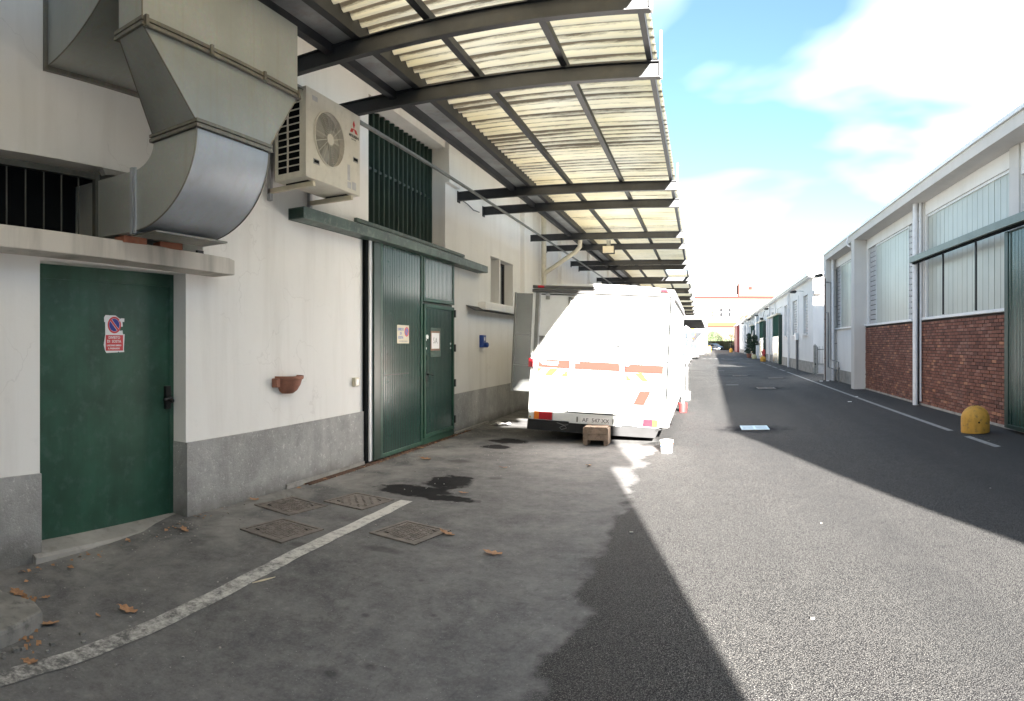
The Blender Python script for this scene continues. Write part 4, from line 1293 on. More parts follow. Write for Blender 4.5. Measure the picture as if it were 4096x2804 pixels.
# bricks: one mesh shared by all that are parts, the farther ones joined
BW, BH, PW, PH = .192, .054, .208, .0685
bm_ = MB().box(0, .026, 0, BW, 0, BH)
brick_me = bm_.mesh('brick')
rows = int(2.03 / PH)
far = MB()
singles = []
for r_ in range(rows):
    z = .048 + r_ * PH
    off = (r_ % 2) * PW / 2 + rnd.uniform(-.012, .012)
    y = 9.87 - off
    while y < 20.40:
        a, b_ = max(y, 9.87), min(y + BW, 20.41)
        if b_ - a > .03:
            dx = rnd.uniform(-.004, .005)
            if y < 11.72 and a == y:
                singles.append((RN - .016 + dx, y, z))
            else:
                zj = rnd.uniform(-.002, .002)
                far.box(RN - .016 + dx, RN + .01, a, b_, z + zj, z + BH + zj)
        y += PW * (1 if rnd.random() < .9 else 1.0)
for x, y, z in singles[:300]:
    BR.shared('brick', brick_me, M['brick'], (x, y, z + rnd.uniform(-.002, .002)), rot=(rnd.uniform(-.012, .012), 0, rnd.uniform(-.02, .02)))
for x, y, z in singles[300:]:
    far.box(x, x + .026, y, y + BW, z, z + BH)
BR.part('far_bricks', far, M['brick'], stuff=True)

# channel glass: one plank shared
plank = MB().box(0, .012, 0, .249, 2.135, 4.62).mesh('glass_plank')
for y0, y1 in ((10.02, 14.5), (16.0, 19.35), (21.0, 22.3), (22.95, 24.9)):
    g_ = BR.part('glazing_frame', MB().box(RN + .07, RN + .13, y0, y1, 4.57, 4.62).box(RN + .07, RN + .13, y0 - .03, y0, 2.135, 4.62).box(RN + .07, RN + .13, y1, y1 + .03, 2.135, 4.62), M['white_metal'])
    n = round((y1 - y0) / .262)
    st = (y1 - y0) / n
    for i in range(n):
        BR.shared('glass_plank', plank, M['uglass'], (RN + .098 + rnd.uniform(-.002, .002), y0 + i * st + .003, 0), rot=(0, 0, rnd.uniform(-.006, .006)))
    BR.part('glazing_back', MB().box(RN + .12, RN + .14, y0, y1, 2.13, 4.62), M['gap_shade'])
slat = MB().box(0, .02, 0, 1, 0, .128).mesh('louvre_slat')
for y0, y1 in ((19.40, 20.22), (15.58, 15.95), (22.33, 22.92), (24.95, 25.7)):
    for i in range(16):
        o = BR.shared('louvre_slat', slat, M['slat_grey'], (RN + .085, y0, 2.14 + i * .155), rot=(0, R(-5), 0))
        o.scale = (1, y1 - y0, 1)
    BR.part('shutter_back', MB().box(RN + .11, RN + .13, y0, y1, 2.13, 4.62), M['gap_shade'])

# green sliding door leaf at the near end and the rail it hangs from
GD = BR.part('sliding_door', MB().box(4.90, 4.94, 4.6, 9.80, .06, 3.42), M['green_dark'])
lp = ribbed(4.7, 9.66, .12, 3.38, x=-4.885, pitch=.12, d=.004)
lp.v = [(-v[0], v[1], v[2]) for v in lp.v]
BR.part('leaf_panel', lp, M['green_panel'], GD)
BR.part('leaf_frame', MB().box(4.872, 4.90, 9.66, 9.80, .06, 3.42).box(4.872, 4.90, 4.6, 9.66, .06, .13).box(4.872, 4.90, 9.56, 9.58, .13, 3.40), M['green_dark'], GD, bev=.003)
BR.part('door_rail', MB().box(4.74, 4.90, 2.0, 14.72, 3.46, 3.60), M['rail_r'], bev=.004)
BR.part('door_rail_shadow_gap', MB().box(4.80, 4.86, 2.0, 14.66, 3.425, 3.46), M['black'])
for y in (14.62, 12.95, 11.18):
    BR.part('guide_post', MB().box(4.93, 4.965, y - .02, y + .02, .03 if y > 14 else 2.14, 3.46), M['blackpaint'])
# downpipes
for nm_, y, x, r_, lb in (('downpipe', 14.78, 4.93, .075, 'fat white downpipe between the two glazed bays of the brick workshop'), ('downpipe', 25.42, 4.93, .06, 'white downpipe on the end pillar of the workshop beside the grey conduits')):
    T = Thing(nm_, lb, 'downpipe', (x, y, 0), RF)
    T.part('pipe', MB().tube([(x, y, .0), (x, y, zf)], r_, 16), M['pipe_white'], sm=40)
    for z in (1.55, 3.05, 4.55):
        T.part('collar', MB().lathe([(r_ + .006, -.015), (r_ + .006, .015)], 16, None, (x, y, z)), M['pipe_white'])
        T.part('clip', MB().box(x, RN + .03, y - .01, y + .01, z - .05, z - .03), M['pipe_grey'])
solo('conduit', 'thin white conduit close behind the fat downpipe', 'conduit', MB().tube([(5.0, 14.62, .1), (5.0, 14.62, zf)], .03, 8), M['pipe_white'], (5, 14.62, 0), RF)
T = Thing('gas_pipes', 'grey steel pipes running down the end pillar and turning along its foot', 'pipes', (4.7, 25.3, 0), RF)
T.part('pipe', MB().tube([(4.66, 25.62, 4.02), (4.72, 25.57, 4.02), (4.88, 25.57, 4.02), (4.88, 25.57, .85), (4.88, 24.4, .80), (4.88, 24.0, .80), (4.88, 23.95, -.02)], .022, 8), M['pipe_grey'])
T.part('pipe', MB().tube([(4.62, 25.62, 2.78), (4.76, 25.57, 2.78), (4.76, 25.57, .55), (4.80, 24.6, .50), (4.86, 24.0, .48)], .022, 8), M['pipe_grey'])
T.part('valve', MB().lathe([(.03, 0), (.045, .02), (.045, .08), (.03, .1)], 10, None, (4.88, 23.95, .5)), M['pipe_grey'])
T.part('riser', MB().tube([(4.97, 25.45, .0), (4.97, 25.45, 2.1)], .03, 8), M['pipe_grey'])
T = Thing('drain_pipe', 'old rust stained pipe on the corner of the workshop by the gate', 'pipe', (4.66, 25.64, 0), RF)
T.part('pipe', MB().tube([(4.66, 25.64, .0), (4.66, 25.64, 4.18)], .035, 8), M['rust'])
for z in (.9, 1.9, 2.5, 3.2, 3.9):
    T.part('joint', MB().lathe([(.044, -.02), (.044, .02)], 8, None, (4.66, 25.64, z)), M['rust'])


def street_lamp(y, n, z, lb, rz=0):
    T = Thing('wall_lamp', lb, 'wall lamp', (n, y, z), RF, group='black lamps along the right-hand wall')
    k = -1
    T.part('head', MB().prism([(n - .42, z - .06), (n - .40, z + .03), (n - .12, z + .10), (n - .04, z + .02), (n - .10, z - .05)], y - .11, y + .11, 'y'), M['blackpaint'], bev=.02)
    T.part('glass', MB().box(n - .38, n - .12, y - .09, y + .09, z - .075, z - .056), M['alu'])
    T.part('arm', MB().tube([(n - .12, y, z + .04), (n + .12, y, z + .06), (n + .45, y, z + .04)], .02, 8), M['white_metal'])
    return T


street_lamp(25.9, 4.66, 4.32, 'black lamp with a white bracket on the corner pillar of the brick workshop')
# skylight dome and little pennant on the roof edge
solo('roof_vent', 'white round roof vent showing above the fascia', 'roof vent', MB().lathe([(.26, 0), (.26, .1), (.2, .22), (.1, .3), (0.01, .32)], 20, None, (4.95, 20.9, 5.2)), M['vanwhite'], (4.95, 20.9, 5.2), RF, sm=50)
BR.part('hooked_pipe', MB().tube([(4.60, 20.98, 5.1), (4.56, 21.0, 4.95), (4.60, 21.0, 4.82), (4.67, 20.98, 4.78)], .04, 8), M['pipe_white'])

# yellow concrete bollards
def bollard(x, y, lb, mt, r_=.245, h=.46, fm=ID):
    prof = [(r_ * .97, 0), (r_, .03), (r_, h * .52)]
    for i in range(1, 9):
        t = math.pi / 2 * i / 8
        prof.append((max(r_ * math.cos(t), .012), h * .52 + h * .48 * math.sin(t)))
    T = Thing('bollard', lb, 'bollard', (x, y, 0), fm, group='domed concrete bollards')
    T.part('dome', MB().lathe(prof, 32, None, (x, y, .0)), mt, sm=50)
    T.part('foot', MB().lathe([(r_ * .985, -.01), (r_ * .985, .022)], 32, None, (x, y, 0)), M['blackpaint'])
    a = math.atan2(-y, -x) + .25
    T.part('lifting_hole', MB().lathe([(.016, 0), (.016, .01)], 12, Matrix.Translation((x + (r_ - .004) * math.cos(a), y + (r_ - .004) * math.sin(a), .20)) @ Matrix.Rotation(a, 4, 'Z') @ Matrix.Rotation(R(90), 4, 'Y')), M['black'])
    T.part('lifting_eye', MB().box(x - .03, x + .03, y - .01, y + .01, h - .004, h + .006), M['blackpaint'])
    return T


bollard(4.50, 9.72, 'stained yellow domed bollard in front of the brick wall', M['yellow'])
bollard(5.30, 53.2, 'deep yellow domed bollard with the red hydrant behind it', M['yellow'])
bollard(5.36, 62.5, 'pale faded yellow domed bollard beside the potted evergreens', M['paleyellow'])
bollard(5.42, 111.0, 'small far yellow bollard with a blue bag on it near the red doors', M['yellow'], .3, .75)

# ------------------------------------------------------------------ white workshop farther up on the right
WH = Thing('white_workshop', 'long low white workshop with tall windows and green sliding doors', 'workshop', (RN, 31.35, 0), RF)
wins = [(33.1, 34.75), (37.35, 39.45), (42.0, 43.9), (51.45, 53.0), (55.7, 57.4), (65.9, 67.1), (78.0, 79.6), (83, 84.5), (92.5, 94.2), (96.5, 98.2), (103, 104.6)]
hs = [(a, b_, 2.04, 4.12, .22) for a, b_ in wins] + [(45.4, 48.8, 3.72, 4.18, .1), (59.5, 62.5, 3.72, 4.18, .1)]
WH.part('wall', wall_mesh(31.35, 112.2, -.3, 4.82, hs, RN, .22, xdir=1), M['plaster_r'])
WH.part('core', MB().box(RN + .26, 16, 31.36, 112.2, -.3, 4.81), M['plaster_r'])
WH.part('end_wall', MB().box(RN, 16, 31.34, 31.358, -.3, 5.0), M['plaster_r'])
WH.part('end_gutter_box', MB().prism([(5.12, 4.22), (5.46, 4.22), (5.50, 4.0), (5.08, 4.0)], 30.9, 31.34, 'y'), M['concrete_paint'])
WH.part('eave', MB().box(4.82, 5.4, 31.05, 112.2, 4.82, 4.90), M['white_metal'])
WH.part('eave_gutter', MB().box(4.74, 4.84, 31.05, 112.2, 4.88, 5.02), M['white_metal'])
WH.part('roof', MB().prism([(4.84, 4.90), (16, 4.90), (10, 5.25), (4.84, 5.12)], 31.2, 112.2, 'y'), M['slat_grey'])
WH.part('dado', MB().box(RN - .02, RN + .02, 31.33, 112.2, -.3, .58), M['cement'])
for i, (a, b_) in enumerate(wins):
    w = WH.part('window', MB().box(RN + .19, RN + .215, a, b_, 2.04, 4.12), M['glass_dark'])
    WH.part('sill', MB().box(RN - .12, RN + .2, a - .15, b_ + .15, 1.93, 2.04), M['plaster_r'], w)
    if i < 7:
        WH.part('frame', MB().box(RN + .15, RN + .19, a, a + .05, 2.04, 4.12).box(RN + .15, RN + .19, b_ - .05, b_, 2.04, 4.12).box(RN + .15, RN + .19, a, b_, 4.06, 4.12), M['white_metal'], w)
    if i < 2:
        for j in range(13):
            WH.part('blind_slat', MB().box(RN + .10, RN + .18, a + .05, b_ - .05, 2.08 + j * .155, 2.08 + j * .155 + .125), M['slat_grey'], w)
    else:
        WH.part('blind', MB().box(RN + .15, RN + .185, a + .05, b_ - .05, 2.06, 4.06), M['slat_grey'], w)
for a, b_ in ((45.4, 48.8), (59.5, 62.5)):
    WH.part('blind_panel', MB().box(RN + .06, RN + .09, a, b_, 3.72, 4.18), M['plaster_r'])
for a, b_ in ((49.6, 50.0), (64.2, 64.6), (81, 81.5), (87, 87.5), (100, 100.5)):
    WH.part('pilaster', MB().box(RN - .06, RN, a, b_, .58, 4.8), M['plaster_r'])
for y0, y1, rail, ztop, lb in ((45.2, 49.3, 52.9, 3.58, 1), (58.7, 63.1, 66.1, 3.60, 1), (73.3, 77.0, 79.2, 3.6, 0)):
    d = WH.part('sliding_door', MB().box(4.80, RN, y0, y1, 2.06, ztop), M['green_matt'])
    WH.part('door_end', MB().box(4.80, RN, y0 - .03, y0, .04, ztop), M['green_dark'], d)
    WH.part('lower_leaf', MB().box(4.80, 4.88, y0, y1, .05, 2.055), M['leaf_reflection'], d)
    for k in (.3, .62):
        yy = y0 + (y1 - y0) * k
        WH.part('joint', MB().box(4.792, 4.80, yy - .02, yy + .02, .06, 2.05), M['blackpaint'], d)
    WH.part('rail_cover', MB().box(4.66, 4.98, y0 + .1, rail, ztop + .001, ztop + .12), M['oldplastic'], d)
for i, y in enumerate((40.5, 54.0, 68.0, 93.6, 109.6)):
    T = Thing('downpipe', ['white downpipe beside the nearest pair of tall windows on the white workshop', 'white downpipe between the two nearest green sliding doors', 'white downpipe just past the second green door', 'white downpipe far up the white workshop', 'white downpipe next to the dark red doors'][i], 'downpipe', (4.95, y, 0), RF, group='downpipes of the white workshop')
    T.part('pipe', MB().tube([(4.95, y, 0), (4.95, y, 4.84)], .07, 12), M['pipe_white'], sm=40)
    T.part('collar', MB().lathe([(.08, -.03), (.08, .03)], 12, None, (4.95, y, 2.3)), M['pipe_white'])
T = Thing('cable_duct', 'grey cable duct with a white junction box between two tall windows', 'cable duct', (4.97, 36.6, 0), RF)
T.part('box', MB().box(4.86, 5.05, 36.4, 36.95, 1.72, 2.12), M['white_metal'], bev=.01)
T.part('duct', MB().box(4.92, 5.05, 36.62, 36.80, 0, 1.72), M['pipe_grey'])
T.part('conduit', MB().tube([(5.03, 36.5, 2.12), (5.03, 36.5, 4.3)], .02, 6), M['pipe_white'])
for y, z, lb in ((34.6, 4.34, 'first black lamp on the white workshop, above the tall windows'), (51.5, 4.33, 'black lamp above the nearest green sliding door'), (62.9, 4.30, 'black lamp above the second green door beside the grey duct'), (75.9, 4.36, 'black lamp above the third green door'), (90.5, 4.36, 'farthest black lamp on the white workshop')):
    street_lamp(y, 4.72, z, lb)
solo('loudspeaker', 'black loudspeaker on a bracket above the second green door', 'loudspeaker', MB().box(4.55, 4.85, 58.9, 59.3, 3.72, 3.92).tube([(4.8, 59.1, 3.9), (4.95, 59.1, 4.5), (5.05, 59.2, 4.6)], .02, 6), M['blackpaint'], (4.7, 59.1, 3.8), RF)
T = Thing('vent_shaft', 'tall grey sheet metal shaft on the wall between the far green doors', 'duct', (4.85, 68.9, 0), RF)
for i in range(4):
    T.part('section', MB().box(4.80, RN, 67.9, 69.9, 1.85 + i * .67, 1.85 + i * .67 + .655), M['galv_bright'])
T = Thing('red_gate_house', 'tall dark red metal doors closing the row before the bridge building', 'shed', (4.7, 115, 0), RF)
T.part('shed', MB().box(4.62, 16, 112.25, 124, -.2, 4.75), M['red_door'])
for i in range(5):
    y = 112.9 + i * 2.2
    T.part('door_leaf', MB().box(4.55, 4.615, y, y + 2.05, .05, 4.6), M['red_door'])
T.part('roof_edge', MB().box(4.4, 16, 112.0, 124, 4.76, 4.95), M['white_metal'])
T = Thing('roof_pipework', 'small rusty pipes and railing standing on the roof of the white workshop', 'pipework', (4.95, 92, 4.95), RF)
T.part('pipe', MB().tube([(4.75, 74, 4.75), (4.70, 82, 4.72), (4.75, 90, 4.95), (4.8, 96, 5.35)], .09, 8), M['pipe_cream'])
for i in range(6):
    T.part('post', MB().tube([(4.9, 96 + i * 2.5, 5.0), (4.9, 96 + i * 2.5, 5.75)], .04, 6), M['rust'])
T.part('handrail', MB().tube([(4.9, 96, 5.75), (4.9, 108.5, 5.75)], .035, 6), M['rust'])
T.part('tank', MB().lathe([(.5, 0), (.5, .8), (.3, .95)], 14, None, (5.8, 99, 5.0)), M['rust'])

# gate in the gap between the two workshops
T = Thing('yard_gate', 'small galvanised barred gate between the brick and the white workshops', 'gate', (5.1, 30.9, 0), RF)
T.part('post', MB().box(5.02, 5.17, 30.82, 30.98, 0, 1.42), M['greysteel'], bev=.006)
T.part('post_cap', MB().lathe([(.03, 0), (.03, .04), (.01, .07)], 8, None, (5.095, 30.9, 1.42)), M['greysteel'])
T.part('lock', MB().lathe([(.035, 0), (.035, .02)], 10, Matrix.Translation((5.10, 30.82, .5)) @ Matrix.Rotation(R(90), 4, 'X')), M['black'])
T.part('frame', MB().box(5.2, 6.9, 30.88, 30.92, 1.2, 1.24).box(5.2, 6.9, 30.88, 30.92, .48, .52).box(5.2, 5.25, 30.88, 30.92, .05, 1.36), M['greysteel'])
T.part('kick_panel', MB().box(5.25, 6.9, 30.89, 30.91, .06, .48), M['slat_grey'])
for i in range(12):
    x = 5.33 + i * .13
    T.part('bar', MB().tube([(x, 30.9, .5), (x, 30.9, 1.38)], .010, 6), M['greysteel'])
T.part('sill', MB().box(5.1, 6.9, 30.6, 30.9, -.05, .02), M['cement'])
solo('road_litter', None, None, MB().box(4.3, 4.42, 24.9, 24.96, 0, .03).box(4.6, 4.7, 25.0, 25.1, 0, .04).box(4.05, 4.12, 17.5, 17.56, 0, .01).box(3.5, 3.6, 16.0, 16.04, 0, .01), M['paper'], (4.5, 20, 0), RF, kind='stuff')

# hydrant, cabinet, potted evergreens, awning
T = Thing('hydrant', 'red fire hydrant standing behind the deep yellow bollard', 'hydrant', (5.5, 55.2, 0))
T.part('barrel', MB().lathe([(.11, 0), (.11, .55), (.16, .58), (.16, .66), (.13, .70), (.13, .92), (.06, 1.02)], 14, None, (5.55, 55.0, 0)), M['hydrant'], sm=40)
T.part('outlet', MB().tube([(5.55, 55.0, .78), (5.35, 54.9, .78)], .06, 10), M['hydrant'])
solo('cabinet', 'white utility cabinet against the wall by the pale bollard', 'cabinet', MB().box(5.75, 6.25, 64.6, 65.2, 0, 1.35), M['white_metal'], (6, 65, 0), bev=.02)


def foliage(mb, c, rx, ry, rz, n, s, r_, skinny=False):
    for _ in range(n):
        while True:
            p = Vector((r_.uniform(-1, 1), r_.uniform(-1, 1), r_.uniform(-1, 1)))
            if p.length < 1 and (p.length > .35 or r_.random() < .4): break
        k = 1 + .22 * math.sin(5 * p.x + 3 * p.z + c[0]) + .15 * math.sin(9 * p.y + 4 * p.z)
        q = Vector((c[0] + p.x * rx * k, c[1] + p.y * ry * k, c[2] + p.z * rz))
        a = Vector((r_.gauss(0, 1), r_.gauss(0, 1), r_.gauss(0, 1))).normalized()
        b_ = a.orthogonal().normalized()
        ss = s * r_.uniform(.5, 1.3)
        w_ = ss * (.18 if skinny else .5)
        mb.add([q - a * ss, q + b_ * w_, q + a * ss, q - b_ * w_], [(0, 1, 2, 3)])
    return mb


r2 = random.Random(3)
for x, y, hgt, lb in ((5.35, 69.0, 2.6, 'taller slim potted evergreen beside the third green door'), (5.75, 66.6, 2.4, 'bushier dark potted evergreen beside the white cabinet')):
    T = Thing('potted_tree', lb, 'potted tree', (x, y, 0), group='potted evergreens')
    T.part('pot', MB().lathe([(.22, 0), (.3, .38), (.33, .42)], 16, None, (x, y, 0)), M['terracotta'])
    T.part('trunk', MB().tube([(x, y, .3), (x + .03, y, 1.3), (x, y, hgt - .2)], [.05, .04, .015], 7), M['bark'])
    cr = MB()
    for i in range(6):
        z = .7 + i * (hgt - .8) / 5.5
        w_ = (.62 if x > 5.6 else .44) * (1 - .5 * i / 6)
        foliage(cr, (x, y, z), w_, w_, .32, 170, .10, r2)
    T.part('crown', cr, M['leaf_dark'], stuff=True)
T = Thing('awning', 'small dark green triangular awning on a white pole', 'awning', (4.7, 70.5, 0), RF)
T.part('pole', MB().tube([(4.62, 70.0, .0), (4.62, 70.0, 3.0)], .04, 8), M['white_metal'])
T.part('cloth', MB().prism([(70.1, 2.95), (74.0, 2.05), (70.1, 2.05)], 4.58, 4.66, 'x'), M['green_dark'])
T.part('sign', MB().box(4.58, 4.66, 70.1, 73.0, 1.55, 1.95), M['green_dark'])

# ------------------------------------------------------------------ building and wall beyond the canopy
T = Thing('dark_canopy', 'dark opaque canopy closing the far end of the left row', 'canopy', (-2, 80, 3.9))
mb = MB()
mb.prism([(-4, 64), (.22, 64), (.9, 101.5), (-4, 101.5)], 3.93, 4.02, 'z')
T.part('deck', mb, M['steel'])
for i in range(9):
    y = 64.4 + i * 4.5
    T.part('rib', MB().box(-4, .2 + .68 * (y - 64) / 37.5 + .12, y, y + .2, 3.84, 3.93), M['steel'])
T.part('front_beam', MB().box(-4, .1, 60.5, 60.9, 3.98, 4.22), M['white_metal'])
T.part('post', MB().tube([(.6, 101, 0), (.6, 101, 3.9)], .07, 8), M['white_metal'])
solo('annex', 'bright white blank wall under the far canopy on the left', 'building', MB().box(-12, 1.2, 103.2, 134.5, -.2, 5.4), M['plaster_r'], (-2, 110, 0))

BB = Thing('bridge_building', 'pale building bridging the end of the lane with an ochre band and red trims', 'building', (5, 135, 0))
wz = [(2.25, 2.95, 7.45, 8.15), (3.02 + 1.1, 3.02 + 1.9, 7.35, 8.95), (5.9, 6.7, 7.35, 8.95), (7.6, 8.3, 7.8, 8.35)]
mb = MB()
xs_ = sorted({-9.0, 30.0} | {w[0] for w in wz} | {w[1] for w in wz})
zs_ = sorted({5.95, 11.25} | {w[2] for w in wz} | {w[3] for w in wz})
for i in range(len(xs_) - 1):
    for j in range(len(zs_) - 1):
        cx, cz = (xs_[i] + xs_[i + 1]) / 2, (zs_[j] + zs_[j + 1]) / 2
        if any(w[0] < cx < w[1] and w[2] < cz < w[3] for w in wz): continue
        mb.add([(xs_[i], 135, zs_[j]), (xs_[i + 1], 135, zs_[j]), (xs_[i + 1], 135, zs_[j + 1]), (xs_[i], 135, zs_[j + 1])], [(0, 1, 2, 3)])
BB.part('wall', mb, M['cream_wall'])
BB.part('core', MB().box(-9, 30, 135.3, 147, 5.2, 11.2), M['cream_wall'])
BB.part('ochre_band', MB().box(-9, 30, 134.96, 135.3, 5.25, 5.95), M['ochre_band'])
BB.part('lower_trim', MB().box(-9, 30, 134.85, 135.25, 4.9, 5.25), M['red_trim'])
BB.part('upper_trim', MB().box(-9, 30, 134.85, 135.4, 11.2, 11.6), M['red_trim'])
BB.part('left_support', MB().box(-9, 1.5, 135.1, 147, -.2, 5.1), M['cream_wall'])
BB.part('right_support', MB().box(7.9, 30, 135.1, 147, -.2, 5.1), M['red_door'])
for a, b_, c_, d_ in wz:
    w = BB.part('window', MB().box(a, b_, 135.12, 135.16, c_, d_), M['pane_far'])
    BB.part('frame', MB().box(a, a + .06, 135.06, 135.12, c_, d_).box(b_ - .06, b_, 135.06, 135.12, c_, d_).box(a, b_, 135.06, 135.12, (c_ + d_) / 2, (c_ + d_) / 2 + .06), M['white_metal'], w)
BB.part('drain', MB().tube([(6.9, 134.9, 6.9), (6.9, 134.9, 6.3), (8.2, 134.9, 6.2)], .07, 6), M['greysteel'])
T = Thing('roof_tower', 'pale yellow stair tower rising behind the bridge building', 'building', (12, 150, 11))
T.part('block', MB().box(9.0, 16, 148, 156, 0, 15.6), M['cream_wall'])
T.part('corner_trim', MB().box(8.9, 9.1, 147.9, 148.1, 11.5, 15.6), M['red_trim'])
T.part('lower_block', MB().box(16, 34, 148, 156, 0, 13.6), M['cream_wall'])
T.part('hatch', MB().box(11.4, 12.1, 147.9, 148.0, 14.2, 14.8), M['red_trim'])
T.part('tank', MB().box(6.6, 8.9, 148.5, 150, 11.5, 13.0), M['slat_grey'])

# yard beyond the passage
T = Thing('board_fence', 'dark brown board fence with white slits closing the yard past the passage', 'fence', (6, 155, 0))
for i in range(22):
    x = 2.0 + i * .45
    T.part('board', MB().box(x, x + .43, 155, 155.06, 0, 2.12 + (.05 if i % 3 else 0)), M['fence'])
T.part('rail', MB().box(2, 12, 154.9, 155, 1.0, 1.1), M['bark'])
for z in (.6, 1.05, 1.5):
    for x in (7.3, 7.55):
        T.part('white_slit', MB().box(x, x + .13, 154.9, 154.97, z, z + .22), M['white_metal'])
T = Thing('hedge', 'tall green hedge behind the parked car past the passage', 'hedge', (4.4, 212, 0))
cr = MB()
foliage(cr, (4.4, 212, 2.9), 3.4, 1.6, 2.9, 2600, .28, r2)
foliage(cr, (8.6, 213, 1.7), 2.6, 1.4, 1.8, 1000, .28, r2)
T.part('foliage', cr, M['leaf_mid'], stuff=True)
T.part('stem', MB().tube([(4.4, 212, 0), (4.4, 212, 2)], .12, 6), M['bark'])


def bare_tree(name, lb, x, y, h, mt, seed, spread=.6, depth=4):
    r3 = random.Random(seed)
    T = Thing(name, lb, 'tree', (x, y, 0), group='bare winter trees in the far yard')
    tr = MB().tube([(x, y, 0), (x + .05, y, h * .25), (x, y, h * .42)], [.13, .1, .08], 7)
    br = MB()
    def grow(p, d, l, r_, k):
        q = p + d * l
        br.tube([p, (p + q) / 2 + Vector((r3.uniform(-.05, .05),) * 3) * l, q], [r_, r_ * .8, r_ * .6], 4, False)
        if k == 0: return
        for _ in range(3):
            nd_ = (d + Vector((r3.gauss(0, spread), r3.gauss(0, spread), r3.gauss(.15, .35)))).normalized()
            grow(q, nd_, l * r3.uniform(.55, .8), r_ * .6, k - 1)
    for _ in range(6):
        grow(Vector((x, y, h * .4)), Vector((r3.gauss(0, spread), r3.gauss(0, spread), 1)).normalized(), h * .2, .05, depth)
    T.part('trunk', tr, M['bark'])
    T.part('crown', br, mt, stuff=True)


bare_tree('bare_tree', 'dark leafless tree before the brown fence near the red doors', 7.2, 148, 4.6, M['bark'], 5)
bare_tree('bare_tree', 'pale leafless shrub behind the brown fence', 7.6, 208, 6.0, M['twigs'], 8, .7)

# ------------------------------------------------------------------ vehicles
def wheel(T, x, y, r_=.33, w=.2, parent=None, side=1):
    wv = T.part('wheel', MB().lathe([(r_ * .96, -w / 2), (r_, -w / 2 + .03), (r_, w / 2 - .03), (r_ * .96, w / 2)], 24, Matrix.Translation((x, y, r_)) @ Matrix.Rotation(R(90), 4, 'Y')), M['rubber'], sm=30)
    T.part('rim', MB().lathe([(r_ * .62, -.012), (r_ * .62, .012)], 18, Matrix.Translation((x + side * w / 2, y, r_)) @ Matrix.Rotation(R(90), 4, 'Y')), M['alu'], wv)


# far white vans and a car facing us
def front_van(x, y, w, h, lb, group, l=5.2, mt='vanwhite', short=False):
    T = Thing('parked_van', lb, 'van', (x, y, 0), group=group)
    hb = h * .50
    nose = .9
    prof = [(y, .32), (y - .0, hb * .8), (y + .12, hb), (y + nose, hb + .12), (y + nose + .75, h - .06), (y + nose + .95, h), (y + l, h), (y + l, .32)]
    b = T.part('body', MB().prism([(p[0], p[1]) for p in prof], x - w / 2, x + w / 2, 'x'), M[mt], bev=.07)
    T.part('windscreen', MB().add([(x - w / 2 + .1, y + nose + .02, hb + .165), (x + w / 2 - .1, y + nose + .02, hb + .165), (x + w / 2 - .14, y + nose + .68, h - .13), (x - w / 2 + .14, y + nose + .68, h - .13)], [(0, 1, 2, 3)], Matrix.Translation((0, -.02, .012))), M['glass_dark'])
    T.part('grille', MB().box(x - w * .28, x + w * .28, y - .012, y, hb * .55, hb * .78), M['blackpaint'])
    T.part('bumper', MB().box(x - w / 2, x + w / 2, y - .10, y + .1, .24, .48), M['slat_grey'], bev=.04)
    for sx in (-1, 1):
        T.part('headlight', MB().box(x + sx * w * .36 - .13, x + sx * w * .36 + .13, y - .02, y + .02, hb * .6, hb * .82), M['glass_dark'], bev=.015)
        T.part('mirror', MB().box(x + sx * (w / 2 + .04), x + sx * (w / 2 + .20), y + nose + .2, y + nose + .3, hb + .1, hb + .38), M['blackpaint'], bev=.02)
        T.part('side_window', MB().box(x + sx * (w / 2 + .003) - .004, x + sx * (w / 2 + .003) + .004, y + nose + .5, y + nose + 1.4, hb + .15, h - .3), M['glass_dark'])
        wheel(T, x + sx * (w / 2 - .12), y + .85, .34, .2, side=sx)
        wheel(T, x + sx * (w / 2 - .12), y + l - 1.0, .34, .2, side=sx)
    return T


front_van(-1.75, 40.5, 2.1, 2.35, 'white panel van parked directly beyond the big service truck', 'vehicles parked nose to tail on the left', 5.6)
front_van(-1.65, 50.0, 1.95, 1.95, 'second white van up the left row with black mirrors', 'vehicles parked nose to tail on the left', 4.6)
front_van(-1.05, 61.0, 1.85, 1.6, 'low white car farthest up the left row', 'vehicles parked nose to tail on the left', 4.2)
T = Thing('tarp_bundle', 'orange and red tarpaulin bundle hung on a pole above the far vans', 'tarpaulin', (-.75, 57, 0))
T.part('pole', MB().tube([(-.95, 57, 0), (-.95, 57, 3.0)], .04, 8), M['steel'])
T.part('bundle', MB().lathe([(.05, 0), (.22, .15), (.28, .5), (.3, .8), (.15, .95)], 10, None, (-.68, 57, 1.9)), M['orange'], sm=60)
T.part('box', MB().box(-1.35, -1.0, 56.8, 57.1, 2.35, 2.8), M['hydrant'])
T = Thing('pallet_truck', 'yellow forklift seen side on in the sun before the passage', 'forklift', (.95, 88, 0))
T.part('body', MB().prism([(.75, .18), (1.5, .18), (1.5, 1.15), (1.2, 1.2), (1.15, .8), (.75, .75)], 87.6, 88.5, 'y'), M['forklift'], bev=.04)
T.part('mast', MB().box(.52, .62, 87.65, 87.75, .1, 1.95).box(.52, .62, 88.35, 88.45, .1, 1.95), M['greysteel'])
T.part('fork', MB().box(-.25, .55, 87.75, 87.87, .06, .12), M['greysteel'])
T.part('fork', MB().box(-.25, .55, 88.2, 88.32, .06, .12), M['greysteel'])
T.part('seat', MB().box(.85, 1.2, 87.8, 88.3, .78, .92).box(1.12, 1.2, 87.8, 88.3, .92, 1.35), M['rubber'], bev=.03)
